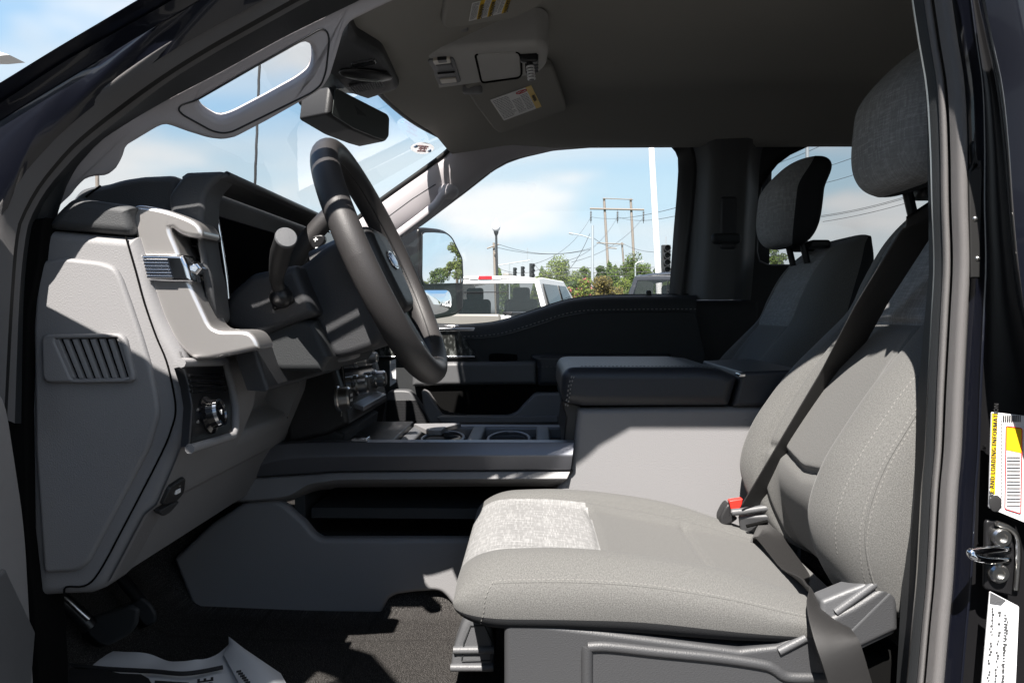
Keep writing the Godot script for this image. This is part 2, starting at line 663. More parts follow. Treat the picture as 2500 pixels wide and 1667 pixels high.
func materials() -> void:
	var leather := noise_tex(FastNoiseLite.TYPE_CELLULAR, 0.09, 3)
	var fine := noise_tex(FastNoiseLite.TYPE_SIMPLEX, 0.25, 5)
	var soft := noise_tex(FastNoiseLite.TYPE_SIMPLEX, 0.02, 8, 4)
	for d in [["gray_plastic", lin(.205, .203, .208), .55, .5], ["dark_plastic", lin(.027, .028, .031), .55, .5], ["black_plastic", lin(.016, .016, .017), .5, .5], ["overhead_plastic", lin(.42, .41, .39), .7, .4], ["skirt_plastic", lin(.042, .043, .046), .5, .55], ["trim_plastic", lin(.48, .455, .47), .7, .4],
		["charcoal_pad", lin(.055, .057, .06), .62, .45], ["door_dark", lin(.022, .024, .026), .6, .45], ["pillar_plastic", lin(.075, .077, .077), .6, .45], ["shield_plastic", lin(.085, .087, .092), .5, .55]]:
		grain(mat(d[0], d[1], d[2], 0.0, d[3]), leather, 24.0, 0.022)
	grain(mat("wheel_leather", lin(.030, .028, .0285), .52, 0.0, .5), leather, 30.0, 0.02)
	grain(mat("lid_vinyl", lin(.026, .028, .034), .45, 0.0, .5), leather, 30.0, 0.02)
	mat("silver_paint", lin(.74, .715, .70), .30, 0.85)
	mat("rail_metal", lin(.16, .165, .185), .38, 0.55)
	mat("chrome", lin(.82, .83, .85), .08, 1.0)
	mat("steel", lin(.55, .54, .52), .28, 1.0)
	mat("gloss_black", lin(.008, .008, .009), .07, 0.0, .5)
	mat("screen_black", lin(.004, .004, .005), .9, 0.0, .05)
	mat("satin_black", lin(.010, .010, .011), .35, 0.0, .45)
	mat("void_black", lin(.006, .006, .006), .9, 0.0, .1)
	var rub := mat("rubber", lin(.13, .125, .125), .75, 0.0, .4)
	grain(rub, fine, 30.0, 0.05)
	mat("rubber_black", lin(.012, .012, .012), .6, 0.0, .4)
	var paint := mat("navy_paint", lin(.0045, .0055, .011), .3, 0.2)
	paint.clearcoat_enabled = true
	paint.clearcoat = 1.0
	paint.clearcoat_roughness = 0.04
	# cloth
	var cloth := mat("seat_cloth", Color.WHITE, .95, 0.0, .25)
	cloth.albedo_texture = noise_tex(FastNoiseLite.TYPE_SIMPLEX, 0.35, 21, 2, 256, two(lin(.080, .079, .0765), lin(.158, .157, .152), .25, .75))
	grain(cloth, fine, 6.0, 0.02)
	cloth.rim_enabled = true
	cloth.rim = 0.25
	cloth.rim_tint = 0.6
	var ins := mat("heather_cloth", Color.WHITE, .95, 0.0, .2)
	ins.albedo_texture = weave(11, .47, .66, 64, .09)
	grain(ins, weave(12, .2, .9, 64, .05), 8.0, 0.05)
	var blk := mat("back_cloth", lin(.028, .029, .031), .95, 0.0, .2)
	grain(blk, fine, 12.0, 0.05)
	var hl := mat("headliner_cloth", lin(.30, .29, .265), .95, 0.0, .15)
	grain(hl, fine, 12.0, 0.04)
	var web := mat("webbing", lin(.009, .0085, .0085), .62, 0.0, .55)
	web.albedo_texture = null
	grain(web, fine, 34.0, 0.02)
	web.rim_enabled = true
	web.rim = 0.12
	var carpet := mat("carpet", Color.WHITE, 1.0, 0.0, .1)
	carpet.albedo_texture = noise_tex(FastNoiseLite.TYPE_SIMPLEX, 0.45, 31, 2, 256, two(lin(.012, .0115, .011), lin(.20, .19, .18), .42, .94))
	grain(carpet, noise_tex(FastNoiseLite.TYPE_SIMPLEX, 0.4, 33, 2), 5.0, 0.25)
	mat("stitch", lin(.16, .157, .15), .8)
	mat("stitch_dark", lin(.10, .10, .10), .8)
	mat("paper", lin(.72, .73, .75), .8)
	mat("ink", lin(.015, .015, .016), .8)
	mat("red_plastic", lin(.62, .03, .02), .4)
	mat("white_plastic", lin(.70, .70, .70), .5)
	mat("white_print", lin(.75, .75, .75), .6)
	mat("yellow_print", lin(.75, .50, .01), .5)
	mat("badge_blue", lin(.30, .42, .62), .2, 0.3)
	mat("lens", lin(.55, .50, .42), .25)
	mat("mirror_glass", lin(.93, .94, .95), .0, 1.0)
	mat("mirror_reflection_tone", lin(.055, .062, .060), .3, 0.0)  # gray painted in for the headliner this glass would reflect
	# glass
	for d in [["clear_glass", .012, Color(.6, .8, .75)], ["shield_glass", .03, Color(.55, .8, .75)], ["sun_dimming_glass", .74, Color(.02, .04, .05)], ["tinted_glass", .42, Color(.02, .04, .05)], ["truck_glass", .62, Color(.03, .08, .09)], ["privacy_glass", .88, Color(.03, .06, .08)]]:
		var g := mat(d[0], Color(d[2].r, d[2].g, d[2].b, d[1]), 0.0)
		g.transparency = BaseMaterial3D.TRANSPARENCY_ALPHA
	# outside
	var asphalt := mat("asphalt", Color.WHITE, .9)
	asphalt.albedo_texture = noise_tex(FastNoiseLite.TYPE_SIMPLEX, 0.1, 41, 5, 512, two(lin(.040, .040, .040), lin(.075, .074, .071)))
	asphalt.uv1_triplanar = true
	asphalt.uv1_world_triplanar = true
	asphalt.uv1_scale = Vector3.ONE * 0.7
	var wood := mat("pole_wood", Color.WHITE, .9)
	wood.albedo_texture = noise_tex(FastNoiseLite.TYPE_SIMPLEX, 0.05, 43, 4, 256, two(lin(.16, .138, .118), lin(.30, .265, .235)))
	wood.uv1_triplanar = true
	wood.uv1_world_triplanar = true
	wood.uv1_scale = Vector3(2, .3, 2)
	mat("galvanised", lin(.36, .40, .43), .5, 0.3)
	mat("white_paint", lin(.80, .80, .79), .3)
	mat("truck_white", lin(.78, .78, .77), .25)
	mat("truck_gray", lin(.22, .21, .19), .35, 0.3)
	mat("truck_dark", lin(.045, .05, .06), .25, 0.3)
	mat("wire", lin(.06, .06, .065), .6)
	mat("insulator", lin(.10, .11, .12), .4)
	mat("signal_black", lin(.02, .022, .024), .5)
	mat("tail_red", lin(.70, .02, .03), .25)
	mat("lens_white", lin(.75, .76, .78), .2)
	for d in [["leaf_bright", .115, .15, .030], ["leaf_mid", .075, .112, .026], ["leaf_deep", .042, .070, .020], ["leaf_olive", .12, .10, .03], ["petal", .42, .12, .14]]:
		var m := mat(d[0], lin(d[1], d[2], d[3]), .7, 0.0, .3)
		m.backlight_enabled = true
		m.backlight = Color(.45, .45, .45)
	mat("bark", lin(.09, .07, .055), .9)
	var film := mat("sticker_film", lin(.6, .6, .6), .6)
	film.backlight_enabled = true
	film.backlight = Color(1, 1, 1)
	var redf := mat("red_film", lin(.5, .12, .12), .6)
	redf.backlight_enabled = true
	redf.backlight = Color(1, 1, 1)
	mat("grass", lin(.05, .08, .02), .9)

func make_sky() -> PanoramaSkyMaterial:
	var W := 1024
	var H := 512
	var f := FastNoiseLite.new()
	f.seed = 77
	f.frequency = 0.9
	f.fractal_octaves = 6
	f.fractal_gain = 0.52
	var g := FastNoiseLite.new()
	g.seed = 5
	g.frequency = 0.55
	g.fractal_octaves = 3
	var im := Image.create(W, H, false, Image.FORMAT_RGBF)
	for y in H:
		var el := (0.5 - (y + 0.5) / H) * PI
		for x in W:
			var az := ((x + 0.5) / W - 0.5) * TAU
			var d := Vector3(sin(az) * cos(el), sin(el), -cos(az) * cos(el))
			if d.y < 0:
				im.set_pixel(x, y, Color(.08, .08, .078))
				continue
			var c := Vector3(.022, .066, .18)
			for e in [[0.95, .45, Vector3(.055, .145, .31)], [.45, .27, Vector3(.115, .235, .365)], [.27, .13, Vector3(.235, .32, .375)], [.13, 0.0, Vector3(.335, .36, .37)]]:
				c = c.lerp(e[2], sm(e[0], e[1], d.y))
			# cumulus in flattened layers, thin veils above them
			var p := Vector3(d.x, 0, d.z) / (d.y + 0.16)
			var n := f.get_noise_3d(p.x * 1.0, d.y * 2.0, p.z * 1.0) * 0.75 + g.get_noise_3d(p.x, 3.0, p.z) * 0.45
			var k := sm(-0.06, 0.28, n) * sm(0.0, 0.08, d.y)
			var veil := sm(-0.25, 0.5, g.get_noise_3d(p.x * 0.7, 9.0, p.z * 2.2)) * 0.6
			var shade := 0.80 + 0.20 * sm(-0.1, 0.4, f.get_noise_3d(p.x + 0.05, d.y * 2.0 + 0.08, p.z))
			c = c.lerp(Vector3(.34, .355, .36), veil)
			c = c.lerp(Vector3(.40, .40, .40) * shade, k * 0.85)
			im.set_pixel(x, y, Color(c.x, c.y, c.z))
	var m := PanoramaSkyMaterial.new()
	m.panorama = ImageTexture.create_from_image(im)
	return m

func _ready() -> void:
	# camera
	cam = Camera3D.new()
	cam.name = "camera"
	cam.position = EYE
	cam.rotation = Vector3(atan((760.0 - 833.5) / F), atan(53.0 / F), 0)
	cam.fov = rad_to_deg(2 * atan(833.5 / F))
	cam.near = 0.02
	cam.far = 3000.0
	add_child(cam)
	cam.current = true
	# sky and exposure
	var env := Environment.new()
	env.background_mode = Environment.BG_SKY
	env.sky = Sky.new()
	env.sky.sky_material = make_sky()
	env.tonemap_mode = Environment.TONE_MAPPER_LINEAR
	env.tonemap_exposure = 2.7
	env.sdfgi_enabled = true
	env.ssao_enabled = true
	env.ssil_enabled = true
	var we := WorldEnvironment.new()
	we.name = "world_environment"
	we.environment = env
	add_child(we)
	# sun: high, over the driver's side and a little to the front
	var sun := DirectionalLight3D.new()
	sun.name = "sun"
	sun.light_energy = 1.6
	sun.light_color = Color(1.0, .975, .945)
	sun.light_angular_distance = 0.5
	sun.shadow_enabled = true
	add_child(sun)
	sun.look_at_from_position(Vector3(-.25, 1.3, 1.0), Vector3.ZERO, Vector3.RIGHT)
	materials()
	build_outside()
	build_cab()
	build_dash()
	build_wheel()
	build_console()
	build_seats()
	build_passenger_door()
	build_driver_door()
	build_roof_fittings()
	build_small()

# ---------------------------------------------------------------- the lot and the street
func far(p: Vector2, d: float) -> Vector3: return at(p, EYE.z - d)

func make_tree(called: String, label: String, base: Vector3, h: float, r: float, seed_: int, leaf: String, n := 2200, low := 0.25, size := 0.3, group := "", extra := "", cat := "tree") -> Node3D:
	rng.seed = seed_
	var t := thing(called, label, cat, base, group)
	var tr := Acc.new()
	tr.tube(PackedVector3Array([base + Vector3(0, -0.1, 0), base + Vector3(.05 * r, h * .3, 0), base + Vector3(-.04 * r, h * .75, .03 * r)]), 0.035 * h * .6, 8, false, 0.01 * h)
	var blobs := []
	var nb := rng.randi_range(20, 28)
	for i in nb:
		var fy := rng.randf()
		var wide := sqrt(sin(PI * clampf(fy * .8 + .17, 0, 1)))
		var an := rng.randf() * TAU
		var rr := rng.randf_range(.1, .8) * r * wide
		blobs.append([base + Vector3(cos(an) * rr, h * lerpf(low + .12, .9, fy), sin(an) * rr), r * rng.randf_range(.24, .42)])
	for b in blobs.slice(0, 5):
		tr.tube(PackedVector3Array([base + Vector3(0, h * rng.randf_range(.2, .45), 0), (base + Vector3(0, h * .5, 0)).lerp(b[0], .5), b[0]]), 0.012 * h, 5, false, 0.004 * h)
	put("trunk", tr, M.bark, t)
	var kinds := [leaf] if extra == "" else [leaf, extra]
	for kind in kinds:
		var c := Acc.new()
		for i in (n if kind == leaf else n / 8):
			var b: Array = blobs[rng.randi() % nb]
			var d := Vector3(rng.randfn(), rng.randfn(), rng.randfn()).normalized()
			var p: Vector3 = b[0] + d * b[1] * pow(rng.randf(), .4) * Vector3(1, .82, 1)
			var x := Vector3(rng.randfn(), rng.randfn(), rng.randfn()).normalized()
			var y := x.cross(Vector3(rng.randfn(), rng.randfn(), rng.randfn())).normalized()
			var s := size * rng.randf_range(.5, 1.2)
			c.quad(p - x * s * .5, p + y * s * .3, p + x * s * .5, p - y * s * .3)
		put("crown" if kind == leaf else "blossom", c, M[kind], t)
	return t

func pole(a: Acc, top: Vector2, low: Vector2, d: float, r0: float, r1: float, sides := 8) -> PackedVector3Array:
	var p := far(top, d)
	var l := far(low, d)
	var b := l + (l - p) * (l.y / maxf(p.y - l.y, 0.01))
	a.tube(PackedVector3Array([b, p]), r1, sides, false, r0)
	return PackedVector3Array([b, p])

func wire(label: String, p: Vector2, d0: float, e: Vector2, d1: float, sag: float, r := 0.02) -> void:
	var a := Acc.new()
	var s := far(p, d0)
	var t := far(e, d1)
	var pts := PackedVector3Array()
	for k in 13:
		var f := k / 12.0
		pts.append(s.lerp(t, f) - Vector3(0, sag * 4 * f * (1 - f), 0))
	a.tube(pts, r, 5, false, -1, false)
	tag(put("power_line", a, M.wire), label, "power line", "power lines over the street")

func make_pickup(called: String, label: String, paint: String, low: String) -> Node3D:
	var t := thing(called, label, "pickup truck")
	var a := Acc.new()
	var rows := []
	for k in 9:                                     # roof with the roll of its edges
		var x := lerpf(-.76, .76, k / 8.0)
		var row := PackedVector3Array()
		for z in [0.0, -.06, -.5, -1.0, -1.5, -1.7]:
			var drop := .05 * pow(absf(x) / .76, 4) + (.03 if z == 0.0 else 0.0) + (.05 if z == -1.7 else 0.0)
			row.append(Vector3(x, 1.95 - drop, z))
		rows.append(row)
	a.grid(rows)
	put("roof", a, M[paint], t)
	a = Acc.new()
	var o := PackedVector3Array()
	var h := PackedVector3Array()
	var out2 := fil(PackedVector2Array([Vector2(-.76, 1.90), Vector2(.76, 1.90), Vector2(.93, 1.36), Vector2(.95, .95), Vector2(-.95, .95), Vector2(-.93, 1.36)]), .05, 3)
	for p in out2: o.append(Vector3(p.x, p.y, .10 - (p.y - .95) * .1))
	var in2 := PackedVector2Array()
	for p in out2: in2.append(Vector2(clampf(p.x * .93, -.86, .86), clampf(p.y, 1.33, 1.84)))
	for p in in2: h.append(Vector3(p.x, p.y, .10 - (p.y - .95) * .1))
	a.frame(o, h, Vector3(0, 0, -.05), .01, 2)
	put("cab_back", a, M[paint], t)
	a = Acc.new()
	a.quad(Vector3(-.76, 1.85, .005), Vector3(.76, 1.85, .005), Vector3(.88, 1.32, .058), Vector3(-.88, 1.32, .058))
	put("rear_window", a, M.truck_glass, t)
	a = Acc.new()
	for x in [-.34, .34]: a.rbox(Vector3(x, 1.58, .03), Vector3(.012, .5, .012), .004)
	a.rbox(Vector3(0, 1.72, .035), Vector3(.7, .012, .012), .004)
	put("window_bar", a, M.satin_black, t)
	for s in [-1.0, 1.0]:
		a = Acc.new()
		var prof := [[.05, .95], [.06, 1.36], [-.02, 1.90], [-.3, 1.93], [-1.55, 1.92], [-2.2, 1.42], [-2.3, .6], [.05, .6]]
		var side := PackedVector3Array()
		for p in prof: side.append(Vector3(s * (.76 + (1.93 - minf(p[1], 1.93)) * .30 if p[1] > 1.36 else .94), p[1], p[0]))
		a.prism(side, Vector3(-s * .05, 0, 0), .015, 2)
		put("cab_side", a, M[paint], t)
		for w in [[-.18, -.98], [-1.10, -1.95]]:
			a = Acc.new()
			var g := PackedVector3Array()
			var top_end: float = w[1] if w[1] > -1.2 else -1.52
			for p in [[w[0] - .02, 1.40], [w[0] + .0, 1.84], [top_end, 1.84], [w[1], 1.42]]: g.append(Vector3(s * (.772 + (1.93 - p[1]) * .30), p[1], p[0]))
			a.prism(g, Vector3(-s * .012, 0, 0), .004, 1)
			put("side_window", a, M.privacy_glass, t)
	a = Acc.new()
	a.rbox(Vector3(0, 1.925, .01), Vector3(.20, .045, .03), .008)
	put("brake_light", a, M.tail_red, t)
	for s in [-1, 1]:
		a = Acc.new()
		a.rbox(Vector3(s * .17, 1.925, .01), Vector3(.135, .045, .028), .008)
		put("cargo_light", a, M.lens_white, t)
		a = Acc.new()
		a.rbox(Vector3(s * .95, 1.0, 1.05), Vector3(.10, .82, 1.95), .04)
		put("bed_side", a, M[paint], t)
		a = Acc.new()
		a.rbox(Vector3(s * .955, 1.43, 1.05), Vector3(.12, .03, 1.95), .012)
		put("bed_rail", a, M.satin_black, t)
		a = Acc.new()
		a.rbox(Vector3(s * .36, 1.32, -.55), Vector3(.50, .62, .14), .06)
		a.rbox(Vector3(s * .36, 1.70, -.57), Vector3(.26, .20, .10), .045)
		put("seat_back", a, M.void_black, t)
		for z in [1.0, -2.75]:
			a = Acc.new()
			a.lathe([0.0, -.13, .30, -.13, .38, -.09, .40, 0.0, .38, .09, .24, .11, .22, .06, 0.0, .06], Vector3(s * .88, .40, z), Vector3(s, 0, 0), 22)
			put("wheel", a, M.rubber_black, t)
	a = Acc.new()
	a.rbox(Vector3(0, 1.02, 2.03), Vector3(1.74, .80, .08), .03)
	put("tailgate", a, M[low], t)
	a = Acc.new()
	a.rbox(Vector3(0, .72, 2.12), Vector3(1.9, .22, .16), .05)
	put("rear_bumper", a, M.chrome, t)
	a = Acc.new()
	a.rbox(Vector3(0, 1.0, -2.95), Vector3(1.94, .78, 1.5), .10)
	put("hood", a, M[paint], t)
	a = Acc.new()
	a.rbox(Vector3(0, .66, -.6), Vector3(1.86, .1, 5.2), .03)
	put("floor_pan", a, M.satin_black, t)
	a = Acc.new()
	a.rbox(Vector3(.22, 1.975, -.35), Vector3(.10, .05, .22), .02)
	put("roof_fin", a, M.truck_gray, t)
	return t

func signal_head(label: String, p: Vector2, d: float, hgt: float, lamps: int, turn: float) -> void:
	var o := far(p, d)
	var t := thing("traffic_light", label, "traffic light", o, "traffic lights over the junction")
	var b := Basis(Vector3.UP, turn)
	var a := Acc.new()
	a.rbox(o, Vector3(hgt * .30, hgt, hgt * .2), .02, b)
	put("housing", a, M.signal_black, t)
	for k in lamps:
		var c := o + Vector3(0, hgt * (.5 - (k + .5) / lamps), 0) + b * Vector3(0, 0, hgt * .1)
		a = Acc.new()
		a.lathe([hgt * .115, 0, hgt * .12, hgt * .16, hgt * .105, hgt * .16, hgt * .1, 0], c, b * Vector3(0, 0, 1), 14)
		put("visor", a, M.signal_black, t)
	a = Acc.new()
	a.tube(PackedVector3Array([o + Vector3(0, hgt * .5, 0), o + Vector3(0, hgt * .8, 0)]), .03, 6)
	put("hanger", a, M.galvanised, t)

func build_outside() -> void:
	var a := Acc.new()
	a.quad(Vector3(-900, 0, -900), Vector3(900, 0, -900), Vector3(900, 0, 900), Vector3(-900, 0, 900))
	struct("asphalt_ground", a, M.asphalt)
	a = Acc.new()
	a.quad(Vector3(-200, .03, -400), Vector3(200, .03, -400), Vector3(200, .03, -72), Vector3(-200, .03, -72))
	struct("grass_verge", a, M.grass)
	# pickups parked across the lane
	var w := make_pickup("white_pickup", "white pickup truck seen from behind past the passenger door mirror", "truck_white", "truck_gray")
	w.position = Vector3(-.68, 0, -10.0)
	w.rotation.y = -.27
	w.scale = Vector3.ONE * 1.0
	var dk := make_pickup("dark_pickup", "dark gray pickup truck cut off by the passenger window's rear edge", "truck_dark", "truck_dark")
	dk.position = Vector3(2.02, 0, -8.7)
	dk.rotation.y = -.27
	var wb := copy(w, "white pickup truck parked behind, seen only in the small lower door mirror")
	wb.position = Vector3(9.5, 0, -6.8)
	wb.rotation.y = 1.4
	var db := copy(dk, "dark pickup truck parked behind, seen only in the small lower door mirror")
	db.position = Vector3(15.5, 0, -8.2)
	db.rotation.y = 1.4
	var nb := copy(dk, "added dark pickup truck out of view behind the viewer, holding back sky light")  # added out of view to cut sky and ground fill in the cab
	nb.position = Vector3(2.2, 0, 5.4)
	nb.rotation.y = PI / 2
	# trees beyond the street: [frame px of crown middle top, half width px, D]
	var k := 0
	for d in [
		["pale green round tree, tallest of those left of the galvanised light pole", Z6, 1215, 405, 150, 92.0, "leaf_bright", .30],
		["low bright green shrub at the left foot of the pale round tree", Z6, 1085, 540, 70, 86.0, "leaf_bright", .1],
		["darker green tree between the pale round tree and the galvanised pole", Z6, 1430, 478, 130, 100.0, "leaf_mid", .1],
		["deep green tree just behind the galvanised light pole", Z6, 1560, 470, 80, 104.0, "leaf_deep", .1],
		["dense green tree behind the tall twin wooden poles", Z6, 1800, 385, 140, 96.0, "leaf_mid", .2],
		["green tree at the left side of the white flagpole", Z6, 1950, 432, 110, 90.0, "leaf_mid", .1],
		["olive green bush under the dark tree line right of the galvanised pole", Z6, 1600, 565, 130, 70.0, "leaf_olive", .0],
		["wide low green hedge bush at the roadside left of the twin poles", Z6, 1720, 600, 170, 76.0, "leaf_bright", .0],
		["low dark bush left of the galvanised pole above the white truck", Z6, 1330, 620, 120, 80.0, "leaf_deep", .0],
		["small tree half hidden by the dark pickup's roof", Z6, 2080, 470, 90, 84.0, "leaf_mid", .1],
	]:
		var f: Array = d[1]
		var top := Vector2(f[0] + d[2] / f[2], f[1] + d[3] / f[2])
		var p := far(top, d[5])
		var r: float = d[4] / f[2] / F * d[5] * 1.35
		make_tree("roadside_tree" if d[7] > .05 else "roadside_bush", d[0], Vector3(p.x, 0, p.z), p.y, r, 100 + k, d[6], 6500, d[7] * .5 - .06, .026 * sqrt(d[5]), "trees along the far side of the street", "", "tree" if d[7] > .05 else "bush")
		k += 1
	a = Acc.new()
	rng.seed = 4242
	for i in 42000:
		var px := lerpf(1215, 1660, rng.randf())
		var hh := 5.6 + 1.5 * sin(px * .043) + .9 * sin(px * .11 + 1.0) + .5 * sin(px * .31)
		var pt := far(Vector2(px, 760), 108.0 + rng.randf() * 8)
		pt.y = hh * pow(rng.randf(), .55)
		var x := Vector3(rng.randfn(), rng.randfn(), rng.randfn()).normalized()
		var y := x.cross(Vector3(rng.randfn(), rng.randfn(), rng.randfn())).normalized()
		var s := .34 * rng.randf_range(.5, 1.2)
		a.quad(pt - x * s * .5, pt + y * s * .3, pt + x * s * .5, pt - y * s * .3)
	tag(put("distant_thicket", a, M.leaf_mid), "low band of distant greenery behind the roadside trees", "thicket")
	get_node("distant_thicket").set_meta("kind", "stuff")
	var c := far(q(Z6, [1425, 600])[0], 66.0)
	make_tree("crape_myrtle", "green shrub with pink blossom left of the galvanised light pole", Vector3(c.x, 0, c.z), c.y, 1.7, 300, "leaf_bright", 4200, .1, .22, "", "petal", "shrub")
	for d in [["tree seen through the tinted rear window between the two seats", 2063, 597, 20, 60.0], ["tree seen through the tinted rear window under the passenger headrest", 1890, 583, 46, 70.0], ["low tree at the right end of the rear window, by the driver's shoulder rest", 2130, 640, 50, 66.0]]:
		var p := far(Vector2(d[1], d[2]), d[4])
		make_tree("lot_tree", d[0], Vector3(p.x, 0, p.z), p.y, d[3] / F * d[4], 400 + k, "leaf_mid", 4500, .0, .2)
		k += 1
	# trees behind the truck, seen in the door mirror
	for d in [["tall green tree reflected along the right side of the door mirror", 56.0, -22.3, 9.9, 1.35], ["broad green tree reflected in the middle of the door mirror", 56.6, -21.0, 8.1, 1.3], ["green tree reflected at the left edge of the door mirror", 57.2, -19.9, 7.3, 1.2], ["slim pointed tree reflected in the lower door mirror", 40.0, -12.0, 9.0, 1.6]]:
		make_tree("mirrored_tree", d[0], Vector3(d[1], 0, d[2]), d[3], d[4], 500 + k, "leaf_bright" if k % 2 else "leaf_mid", 9000, .2, .16)
		k += 1
	# poles
	var t := thing("twin_pole_frame", "tall pair of wooden poles joined by crossarms carrying insulators", "utility pole", far(q(Z6, [1640, 750])[0], 120.0) * Vector3(1, 0, 1))
	for e in [[Vector2(1475, 484), Vector2(1489, 723)], [Vector2(1540, 485), Vector2(1551, 690)]]:
		a = Acc.new()
		pole(a, e[0], e[1], 120.0, .17, .22)
		put("pole", a, M.pole_wood, t)
	for e in [[q(Z6, [1480, 31])[0], q(Z6, [1925, 40])[0], .14], [Vector2(1472, 484), Vector2(1546, 487), .07]]:
		a = Acc.new()
		a.tube(PackedVector3Array([far(e[0], 119.7), far(e[1], 119.7)]), e[2], 6)
		put("crossarm", a, M.pole_wood, t)
	for x in [1488, 1707, 1920]:
		a = Acc.new()
		var o := far(q(Z6, [x, 42])[0], 119.7)
		a.lathe([.03, 0, .03, -.2, .13, -.25, .13, -.45, .07, -.5, .13, -.6, .13, -.8, .07, -.85, .13, -.95, .13, -1.15, .07, -1.2, .13, -1.3, .13, -1.5, .05, -1.6, .05, -1.9], o, Vector3.UP, 10)
		put("insulator", a, M.insulator, t)
	t = thing("lamp_post", "slim black lamp post with glass globe above the white truck", "lamp post", far(q(Z6, [720, 600])[0], 34.0) * Vector3(1, 0, 1))
	a = Acc.new()
	pole(a, q(Z6, [710, 235])[0], q(Z6, [718, 600])[0], 34.0, .045, .07)
	put("post", a, M.signal_black, t)
	a = Acc.new()
	var lo := far(q(Z6, [710, 212])[0], 34.0)
	a.lathe([.05, -.2, .09, -.10, .10, -.04, .10, -.02], lo, Vector3.UP, 12)
	put("collar", a, M.signal_black, t)
	a = Acc.new()
	a.ball(lo + Vector3(0, .16, 0), Vector3(.17, .22, .17))
	a.lathe([.06, .40, .03, .46, .0, .52], lo, Vector3.UP, 10)
	put("globe", a, M.lens_white, t)
	t = thing("light_pole", "galvanised street light pole with a long arm to the left", "street light", far(q(Z6, [1500, 755])[0], 72.0) * Vector3(1, 0, 1))
	a = Acc.new()
	pole(a, q(Z6, [1502, 168])[0], q(Z6, [1499, 755])[0], 72.0, .10, .14)
	put("pole", a, M.galvanised, t)
	a = Acc.new()
	a.tube(PackedVector3Array([far(q(Z6, [1490, 275])[0], 72.0), far(q(Z6, [1420, 252])[0], 72.0), far(q(Z6, [1340, 236])[0], 72.0)]), .05, 6)
	put("arm", a, M.galvanised, t)
	a = Acc.new()
	a.rbox(far(q(Z6, [1326, 236])[0], 72.0), Vector3(.42, .13, .25), .06, Basis(Vector3(0, 0, 1), -.2))
	put("lamp_head", a, M.galvanised, t)
	t = thing("street_light", "small street light on a gray arm beside the right wooden pole", "street light", far(q(Z6, [1852, 640])[0], 88.0) * Vector3(1, 0, 1))
	a = Acc.new()
	pole(a, q(Z6, [1852, 490])[0], q(Z6, [1854, 640])[0], 88.0, .07, .09)
	put("pole", a, M.galvanised, t)
	a = Acc.new()
	a.tube(PackedVector3Array([far(q(Z6, [1852, 488])[0], 88.0), far(q(Z6, [1880, 470])[0], 88.0), far(q(Z6, [1922, 466])[0], 88.0)]), .09, 6)
	put("arm", a, M.galvanised, t)
	t = thing("white_flagpole", "thick plain white pole rising out of sight at the window's right edge", "pole", far(q(Z6, [2040, 560])[0], 22.0) * Vector3(1, 0, 1))
	a = Acc.new()
	pole(a, Vector2(1582, 200), Vector2(1607, 656), 22.0, .075, .088, 14)
	put("pole", a, M.white_paint, t)
	for e in [["weathered wooden utility pole behind the lamp post, left of the traffic lights", [690, 310, 698, 520], 80.0, [[635, 358, 735, 322], [690, 395, 722, 402]]], ["thin wooden utility pole between the two twin poles", [1742, 308, 1780, 745], 100.0, [[1535, 312, 1760, 322], [1620, 352, 1700, 358]]], ["short pale utility pole left of the galvanised pole above the truck roof", [1205, 550, 1210, 640], 110.0, [[1185, 556, 1225, 552]]]]:
		t = thing("utility_pole", e[0], "utility pole", far(q(Z6, [e[1][2], e[1][3]])[0], e[2]) * Vector3(1, 0, 1), "wooden utility poles")
		a = Acc.new()
		pole(a, q(Z6, [e[1][0], e[1][1]])[0], q(Z6, [e[1][2], e[1][3]])[0], e[2], .11, .15)
		put("pole", a, M.pole_wood, t)
		for x in e[3]:
			a = Acc.new()
			a.tube(PackedVector3Array([far(q(Z6, [x[0], x[1]])[0], e[2] - .3), far(q(Z6, [x[2], x[3]])[0], e[2] - .3)]), .07, 5)
			put("crossarm", a, M.pole_wood, t)
	t = thing("signal_gantry", "gray gantry arm behind the traffic lights", "gantry", far(q(Z6, [818, 600])[0], 86.0) * Vector3(1, 0, 1))
	a = Acc.new()
	pole(a, q(Z6, [817, 478])[0], q(Z6, [818, 600])[0], 86.0, .07, .09)
	put("post", a, M.galvanised, t)
	a = Acc.new()
	a.tube(PackedVector3Array([far(q(Z6, [728, 496])[0], 86.0), far(q(Z6, [985, 455])[0], 86.0)]), .05, 5)
	a.tube(PackedVector3Array([far(q(Z6, [966, 352])[0], 86.0), far(q(Z6, [966, 475])[0], 86.0)]), .035, 5)
	put("arm", a, M.galvanised, t)
	signal_head("leftmost of the three black traffic lights above the white truck", q(Z6, [863, 556])[0], 80.0, .98, 3, .5)
	signal_head("middle of the three black traffic lights above the white truck", q(Z6, [927, 548])[0], 80.0, 1.02, 3, .5)
	signal_head("rightmost and biggest of the three traffic lights above the white truck", q(Z6, [1003, 540])[0], 78.0, 1.36, 3, .5)
	signal_head("traffic light with louvred back right of the white flagpole", q(Z6, [2103, 445])[0], 40.0, 1.35, 4, .1)
	t = thing("slender_pole", "gray pole rising behind the passenger headrest in the rear window", "pole", far(Vector2(1972, 600), 40.0) * Vector3(1, 0, 1))
	a = Acc.new()
	pole(a, Vector2(1970, 250), Vector2(1975, 600), 40.0, .08, .12, 12)
	put("pole", a, M.galvanised, t)
	t = thing("brown_post", "short brown post beyond the windshield's lower left corner", "post", far(Vector2(237, 470), 30.0) * Vector3(1, 0, 1))
	a = Acc.new()
	pole(a, Vector2(236, 425), Vector2(237, 470), 30.0, .07, .08)
	put("post", a, M.pole_wood, t)
